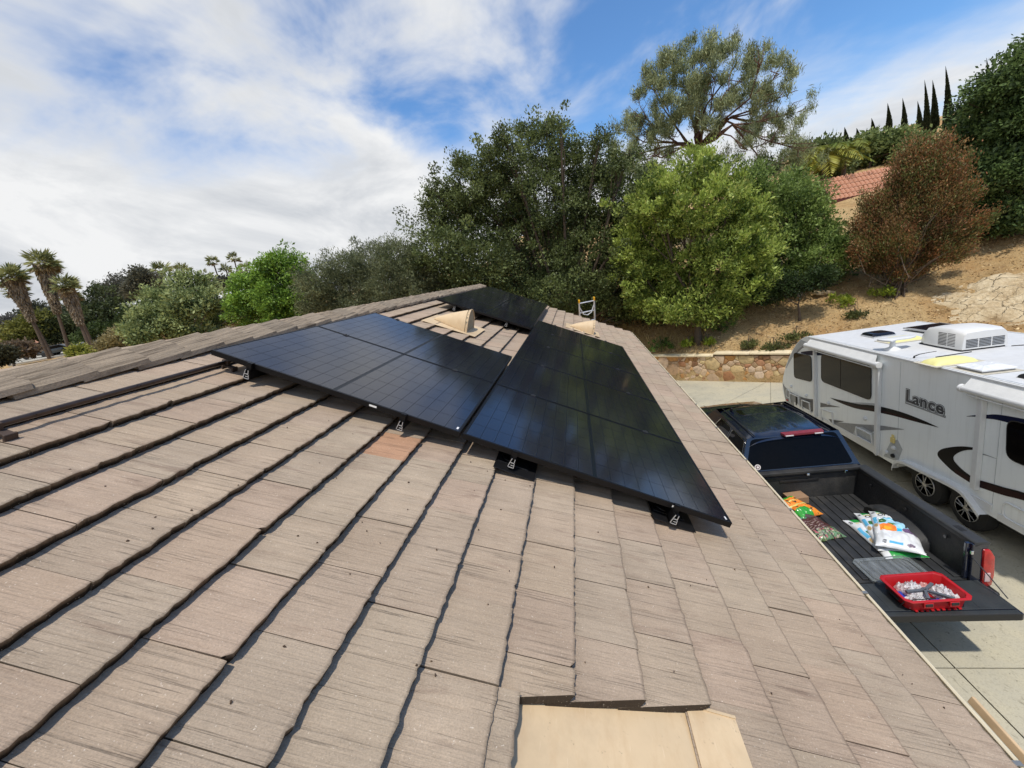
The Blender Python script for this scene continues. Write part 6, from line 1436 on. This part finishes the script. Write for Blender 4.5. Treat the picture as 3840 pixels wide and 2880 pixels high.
far = [('dark_far_tree', 'dark green tree behind the near palms at the lot', [(100, 300, 14), (92, 318, 16), (115, 315, 16)], 58, lin(38, 48, 28), lin(86, 96, 58)), ('grey_far_tree', 'grey-brown far tree left of the pale leafy one', [(118, 288, 13), (130, 292, 12), (110, 298, 10), (138, 284, 9)], 75, lin(62, 62, 56), lin(104, 104, 92)), ('grey_far_tree', 'rounded grey-green tree at the skyline behind the lower fan palm', [(142, 276, 9), (152, 284, 10), (138, 290, 10)], 80, lin(58, 60, 50), lin(104, 104, 86)),
       ('yellowish_tree', 'yellowish green tree between the palm trunks', [(28, 330, 14), (42, 322, 12), (16, 338, 10)], 60, lin(66, 72, 32), lin(128, 128, 62)), ('dark_far_tree', 'dark tree low behind the middle near palm', [(62, 322, 13), (74, 330, 13), (54, 336, 10)], 60, lin(38, 46, 28), lin(84, 92, 54)), ('dark_far_tree', 'dark green hedge tree right of the near palms', [(100, 334, 12), (118, 332, 12), (132, 318, 10), (84, 340, 8)], 54, lin(34, 46, 24), lin(82, 98, 50)),
       ('brown_shrub', 'brown bare shrub by the lot at the left', [(20, 349, 6), (28, 350, 5), (12, 351, 6)], 46, lin(84, 72, 58), lin(122, 106, 86)), ('feathery_shrub', 'straw coloured feathery shrub right of the near palm trunks', [(112, 345, 9), (122, 338, 10), (106, 350, 7)], 40, lin(104, 98, 62), lin(158, 146, 104)), ('dark_bush', 'dark bush at the left picture edge', [(-2, 358, 8), (4, 352, 5)], 42, lin(40, 42, 30), lin(82, 82, 60)), ('leafless_tree', 'thin grey tree at the far left skyline', [(6, 325, 9), (-4, 332, 10), (14, 330, 6)], 70, lin(76, 76, 72), lin(116, 114, 106)),
       ('yellow_bush', 'small yellow-green bush between palm trunks by the lot', [(79, 352, 5), (76, 362, 5), (88, 358, 4)], 38, lin(86, 96, 36), lin(156, 156, 72)), ('skyline_trees', 'dark tree line at the skyline behind the far palms', [(222, 284, 7), (236, 282, 8), (250, 280, 7), (212, 288, 6)], 110, lin(54, 56, 48), lin(92, 92, 78)), ('skyline_trees', 'low dark trees at the skyline between the near palms', [(35, 310, 6), (55, 314, 6), (80, 310, 8), (26, 318, 6)], 90, lin(52, 56, 46), lin(94, 96, 78))]
for k, (nm, lab, lst, r, cd_, cl_) in enumerate(far):
    if lst[0][0] < 125: r *= 1.75
    tree(nm, lab, 'shrub' if 'shrub' in nm or 'bush' in nm else 'tree', lob(lst, r, 1.5, 30 + k, 1.3), gpt(lst[0][0], lst[0][1] + 30, r), cd_, cl_, n_cl=300, per=30, leaf=0.0042 * r, asp=0.5, cl_r=0.010 * r, trunk_r=.12, seed=100 + k)
# a belt of low vegetation so that no bare slope shows behind the left-hand trees
rng = np.random.default_rng(5); Ps = []
for k in range(1500):
    px = rng.uniform(-60, 330); py = 352 - 0.19 * (px - 40) + rng.uniform(-20, 4); r = rng.uniform(115, 170); c_ = at(px, py, r); gz = ground_z(c_.x, c_.y); Ps.append((c_.x, c_.y, gz + rng.random() ** 1.5 * 4.5))
Ps = np.repeat(np.array(Ps), 14, 0); Ps += rng.normal(size=Ps.shape) * .9
tag(link('scrub', leaf_mesh('scrub', Ps, rng.normal(size=Ps.shape), .9, .5, lerpc(lin(46, 54, 32), lin(104, 108, 66), rng.random(len(Ps))), 1), leafm), 'low green scrub covering the far slope on the left', 'scrub', kind='stuff')
# ---- parking lot, cars, far roofs on the left
lotm = mat('lot_concrete', lin(168, 164, 152), 0.9, vary=0.12, scale=0.4, coord='Object')
rows = []
for i in range(9):
    fy = i / 8; row = []
    for k in range(13):
        fx = k / 12; px = 2 + fx * 98; r = 86 + fy * 30; P = at(px, 355 - .1 * px, r); row.append((P.x, P.y, ground_z(P.x, P.y) + .35))
    rows.append(row)
rows.insert(0, [(x_, y_, z_ - 2.5) for x_, y_, z_ in rows[0]])
tag(MB().grid(rows).build('parking_lot', lotm, recalc=True), 'pale paved lot beyond the ridge at the left', kind='structure')
def far_car(px, py, r, rz, colr, label):
    P = at(px, py, r); q = thing('parked_car', label, 'car', (P.x, P.y, ground_z(P.x, P.y) + .36), (0, 0, rz), 'cars in the far lot'); pm = mat('car_paint_' + label[:4], colr, .25, coat=.6)
    MB().prism([(-2.2, .35), (-2.25, .8), (-1.3, .95), (-.7, 1.42), (.9, 1.45), (1.6, 1.0), (2.2, .85), (2.25, .35)], -.85, .85, 'y').build('body', pm, q, bevel=.06, smooth=40)
    for s_ in (-1, 1):
        MB().prism([(-1.15, .97), (-.65, 1.36), (.85, 1.38), (1.4, 1.0)], .852 * s_, .86 * s_, 'y').build('side_window', tglass, q)
        for x in (-1.4, 1.4): MB().lathe([(.32, -.1), (.34, 0), (.32, .1)], (x, .8 * s_, .33), 14, 'y').build('wheel', rubber, q, smooth=40)
far_car(42, 354, 92, .6, (.02, .025, .03), 'dark car in the lot behind the leftmost palm trunks'); far_car(62, 356, 90, .4, (.012, .022, .026), 'dark blue-grey car in the lot beside the middle palm trunk'); far_car(100, 350, 95, .5, (.55, .57, .6), 'white car in the lot right of the near palms')
rtile = None
m, t, p = base_mat('terracotta')
v = t.new('ShaderNodeTexCoord').outputs['Object']; c = t.ramp(t.noise(v, 3.5, 6, .7), [(0.3, lin(158, 108, 84)), (0.5, lin(188, 136, 108)), (0.7, lin(208, 164, 138))]); t.l.new(c, p.inputs['Base Color']); p.inputs['Roughness'].default_value = .85
def tiled_house(loc, rz, L_, Wd_, wall_h, rise, label, detail=True, over=.45):
    q = thing('hill_house', label, 'house', loc, (0, 0, rz)); hw_ = Wd_ / 2
    MB().prism([(-hw_, -3), (hw_, -3), (hw_, wall_h), (0, wall_h + rise), (-hw_, wall_h)], 0, L_, 'y').build('wall', stucco, q)
    sl_ = math.hypot(hw_ + over, rise * (hw_ + over) / hw_); an = math.atan2(rise, hw_)
    for s_ in (-1, 1):
        rf_ = MB().add([(0, -over, wall_h + rise + .10), (0, L_ + over, wall_h + rise + .10), (s_ * (hw_ + over), L_ + over, wall_h + rise + .10 - sl_ * math.sin(an)), (s_ * (hw_ + over), -over, wall_h + rise + .10 - sl_ * math.sin(an))], [(0, 1, 2, 3)]).build('roof', MATS['terracotta'], q)
        nb = int((L_ + 2 * over) / .27); nc = int(sl_ / .36)
        if detail and s_ > 0 or detail:
            cur = []
            for k in range(9): a = math.pi * k / 8; cur.append((math.cos(a) * .13, math.sin(a) * .08))
            tm = MB().grid([[(0.0, y, z + .0) for y, z in cur], [(-.40, y * .85, z * .85 - .03) for y, z in cur]]).mesh('barrel_tile', smooth=60); tm.materials.append(MATS['terracotta'])
            cnt = 0
            vis = (s_ == detail)
            if vis:
                for j in range(nc):
                    for i in range(nb):
                        if cnt >= 290: break
                        cnt += 1; o = link('barrel_tile', tm, None, rf_); dd = sl_ * (1 - j / nc); o.location = (s_ * dd * math.cos(an), -over + .14 + i * .27, wall_h + rise + .13 - dd * math.sin(an)); o.rotation_euler = (0, an if s_ > 0 else math.pi * 0 - an, 0 if s_ > 0 else 0)
                        if s_ < 0: o.scale = (-1, 1, 1)
        MB().box((s_ * (hw_ + over) , L_ / 2, wall_h + rise + .02 - sl_ * math.sin(an)), (.06, L_ + 2 * over, .2)).build('fascia', mat('fascia_maroon', lin(92, 40, 36), .7), q)
        MB().box((s_ * (hw_ + over) / 2, -over, wall_h + rise + .02 - sl_ * math.sin(an) / 2), (sl_, .06, .2), (0, an * s_, 0)).build('barge_board', MATS['fascia_maroon'], q)
    return q
HA = at(824, 174, 36); d2 = ray(890, 161); HB = CAM + d2 * ((HA.z - CAM.z) / d2.z); hd = (HB - HA).normalized()
d3 = ray(838, 195); HE = CAM + d3 * ((HA - CAM).dot(hd) / d3.dot(hd)); hwid = (HE - HA - Vector((0, 0, (HE - HA).z))).length; hris = HA.z - HE.z
tiled_house((HA.x, HA.y, HE.z - 2.2), math.atan2(hd.y, hd.x) - math.pi / 2, 7.5, 2 * (hwid - .35), 2.2, hris * (hwid - .35) / hwid - 0.05, 'cream house with red barrel tile roof on the hill behind the rust brown tree', 1, .35)
for px, py, r, rz, lab in ((-2, 346, 108, .5, 'far house with orange roof at the left picture edge'), (222, 330, 52, .9, 'low red roofed house between the pale leafy tree and the bright green one')):
    P = at(px, py, r); tiled_house((P.x, P.y, P.z - 2.6), rz, 9, 6, 2.2, 1.3, lab, 0)
# ---- plants, stones and litter on the bank
def gray(px, py):
    d_ = ray(px, py); lo_, hi_ = 8.0, 60.0; r = lo_
    while r < hi_:
        P = CAM + d_ * r
        if P.z < ground_z(P.x, P.y): return Vector((P.x, P.y, ground_z(P.x, P.y)))
        r += .05
    return Vector((P.x, P.y, ground_z(P.x, P.y)))
R6 = lambda x, y: ((2380 + x * .28933) / 3.75, (1200 + y * .28933) / 3.75)
small = [(R6(710, 370), .55, 0, 'bright green young plant low on the bank above the wall'), (R6(960, 330), .40, 0, 'small lime green plant just right of the bright one above the wall'), (R6(350, 420), .75, 1, 'leafy green shrub at the left end of the wall above the eave'), (R6(1110, 200), 1.0, 1, 'taller green plant at the foot of the yellow-green tree'), (R6(1480, 350), .6, 2, 'low dull green weed mat above the wall middle'), (R6(1800, 390), .65, 2, 'low dull green weed mat near the trailer nose'), (R6(2090, 240), .6, 2, 'sparse weed clump on the bank behind the trailer nose'),
         (A3 if False else ((2900 + 490 * .5424) / 3.75, (400 + 1375 * .5424) / 3.75), .5, 0, 'green tuft on the bare bank left of the middle'), (((2900 + 770 * .5424) / 3.75, (400 + 1325 * .5424) / 3.75), .5, 0, 'yellow-green tuft on the bare bank under the rust brown tree'), (((2900 + 560 * .5424) / 3.75, (400 + 1450 * .5424) / 3.75), .45, 2, 'small grey-green weed on the bare bank')]
for k, (pp, sz, kind_, lab) in enumerate(small):
    b0 = gray(*pp); c0_, c1_ = ((lin(74, 98, 26), lin(160, 172, 62)), (lin(48, 70, 26), lin(110, 138, 60)), (lin(60, 68, 36), lin(112, 116, 68)))[kind_]
    lobs = [(b0 + Vector((random.Random(k * 9 + j).uniform(-.5, .5) * sz, random.Random(k * 7 + j).uniform(-.5, .5) * sz, sz * (.35 if kind_ != 2 else .15) * (1 + .5 * (j % 2)))), sz * .42) for j in range(4)]
    tree('bank_plant', lab, 'plant', lobs, b0, c0_, c1_, n_cl=36, per=20, leaf=.10, asp=.45, cl_r=.14, trunk_r=.015, seed=200 + k, zsq=.8 if kind_ != 2 else .4, up=.5)
b0 = gray((2900 + 1320 * .5424) / 3.75, (400 + 960 * .5424) / 3.75)
for dx_, lab in ((0, 'red flowering plant beside the rust brown tree'), (-.9, 'smaller red flowering plant left of the other red one')):
    bb = Vector((b0.x + dx_, b0.y + dx_ * -.2, ground_z(b0.x + dx_, b0.y - dx_ * .2))); tree('red_flower', lab, 'plant', [(bb + Vector((0, 0, .3)), .42 + dx_ * .12), (bb + Vector((.3, .1, .25)), .3)], bb, lin(120, 24, 30), lin(176, 40, 50), n_cl=40, per=16, leaf=.11, cl_r=.16, trunk_r=.012, seed=230 + int(dx_))
m, t, p = base_mat('cracked_rock')
v = t.new('ShaderNodeTexCoord').outputs['Object']; nv_ = t.new('ShaderNodeTexNoise'); t.l.new(v, nv_.inputs['Vector']); nv_.inputs['Scale'].default_value = 1.5; nv_.inputs['Detail'].default_value = 5
v2 = t.mix(0.38, v, nv_.outputs['Color']); vo = t.new('ShaderNodeTexVoronoi', feature='DISTANCE_TO_EDGE'); t.l.new(t.mapping(v2, (1.7, 2.6, 2.6)), vo.inputs['Vector']); vo.inputs['Scale'].default_value = 1.3
n1 = t.noise(v, 1.6, 7, .7); n2 = t.noise(v, 9, 6, .7)
c = t.ramp(n1, [(0.3, lin(168, 142, 104)), (0.5, lin(206, 186, 150)), (0.7, lin(222, 206, 174))])
c = t.mix(1.0, c, t.ramp(n2, [(0.3, (.72, .69, .65)), (0.55, (1, 1, 1)), (0.8, (1.1, 1.1, 1.08))]), 'MULTIPLY')
ck = t.ramp(t.math('ADD', vo.outputs['Distance'], t.math('MULTIPLY', n2, .03)), [(0.016, (1, 1, 1)), (0.034, (0, 0, 0))]); ck = t.math('MULTIPLY', ck, t.ramp(n1, [(0.42, (0.1,) * 3), (0.6, (1, 1, 1))])); c = t.mix(t.math('MULTIPLY', ck, .8), c, lin(96, 74, 50))
t.l.new(c, p.inputs['Base Color']); p.inputs['Roughness'].default_value = .92
t.l.new(t.bump(t.math('SUBTRACT', t.math('ADD', n1, n2), ck), 1.0, .08), p.inputs['Normal'])
rockm = mat('pale_rock', lin(196, 176, 140), .9, vary=.18, scale=2.5, bump=.8, dirt=(lin(140, 112, 76), .6))
# cracked rock outcrop: plates of rock lying on the slope
oc_b = gray(1010, 300); NX, NY = 110, 64; rows = []
for j in range(NY + 1):
    row = []
    for i in range(NX + 1):
        a_ = -2.9 + 9.0 * i / NX; b_ = -2.1 + 4.0 * j / NY; P = oc_b + WD * a_ + WN * b_; e = 1 - ((a_ - 2.0) ** 2 / 15 + (b_ + .1) ** 2 / 2.9) + .35 * mnoise.noise(Vector((a_ * 1.1, b_ * 1.3, 9)))
        vd = mnoise.voronoi(Vector((a_ * 1.5 + .3 * mnoise.noise(Vector((a_ * 2, b_ * 2, 1))), b_ * 2.4, .5)))[0]; crack = min(1, (vd[1] - vd[0]) / .10)
        led = mnoise.noise(Vector((a_ * .9 + b_ * .6, b_ * 1.7, 3))); led = math.floor(led * 6) / 6 * .16 + .05 * mnoise.noise(Vector((a_ * 5, b_ * 5, 2)))
        z = min(.12, e * .35) + (led + .07) * min(1, max(0, e * 3)) - .09 * (1 - crack) * (e > 0)
        row.append((P.x - oc_b.x, P.y - oc_b.y, ground_z(P.x, P.y) + z - .03 - oc_b.z))
    rows.append(row)
oc = MB().grid(rows).build('rock_outcrop', MATS['cracked_rock'], smooth=30, recalc=False); oc.location = oc_b; tag(oc, 'pale cracked rock outcrop on the bank above the trailer roof', 'rock')
lg0 = gray((2900 + 265 * .5424) / 3.75, (400 + 1270 * .5424) / 3.75)
lgq = MB().tube([(-.9, .25, .12), (-.3, .08, .17), (.3, -.05, .18), (.9, -.2, .13)], [.10, .15, .16, .11], 9).build('log', bark, smooth=60); lgq.location = lg0; tag(lgq, 'weathered grey log lying at the top of the bank', 'log')
for px_, py_, lab, s_ in ((330, 1305, 'pale flat stone lying on the bank below the log', .30), (385, 1298, 'smaller pale stone right beside the flat one on the bank', .22)):
    b0 = gray((2900 + px_ * .5424) / 3.75, (400 + py_ * .5424) / 3.75); o = MB().box((0, 0, .08), (s_ * 2, s_, .16), (.1, .25, .2)).build('flat_stone', rockm, bevel=.03, smooth=40); o.location = b0; tag(o, lab, 'stone')
# pale litter and pebbles on the bank (uncountable), dry grass under the oak
rng = np.random.default_rng(77); Ps = []; 
while len(Ps) < 16000:
    s_ = rng.uniform(-9, 14); d_ = rng.random() ** 1.6 * 9 + .3; P = W0 + WD * s_ + WN * d_
    if P.x < 1: continue
    Ps.append((P.x, P.y, ground_z(P.x, P.y) + .012))
Ps = np.array(Ps); Dn = rng.normal(size=Ps.shape); Dn[:, 2] = Dn[:, 2] * .25 + Dn[:, 1] * .2
cols = lerpc(lin(120, 90, 58), lin(224, 198, 152), rng.random(len(Ps)) ** 1.3)
tag(link('leaf_litter', leaf_mesh('leaf_litter', Ps, Dn, .05 + .09 * rng.random(len(Ps)) ** 3, .045, cols, 3, .6), attr_mat('litter', .9)), 'dry leaf litter and pebbles strewn over the bank', 'leaf litter', kind='stuff')
Ps = []
for k in range(9000):
    P = Vector((rng.uniform(-3, 8), rng.uniform(15.5, 26), 0)); s_, d_ = sd(P.x, P.y)
    if d_ < .4: continue
    Ps.append((P.x, P.y, ground_z(P.x, P.y) + .10))
Ps = np.array(Ps); Dn = rng.normal(size=Ps.shape) * .35; Dn[:, 2] += 1
tag(link('dry_grass', leaf_mesh('dry_grass', Ps, Dn, .30, .02, lerpc(lin(150, 126, 76), lin(208, 186, 126), rng.random(len(Ps))), 4), MATS['litter']), 'dry straw coloured grass under the oak', 'grass', kind='stuff')
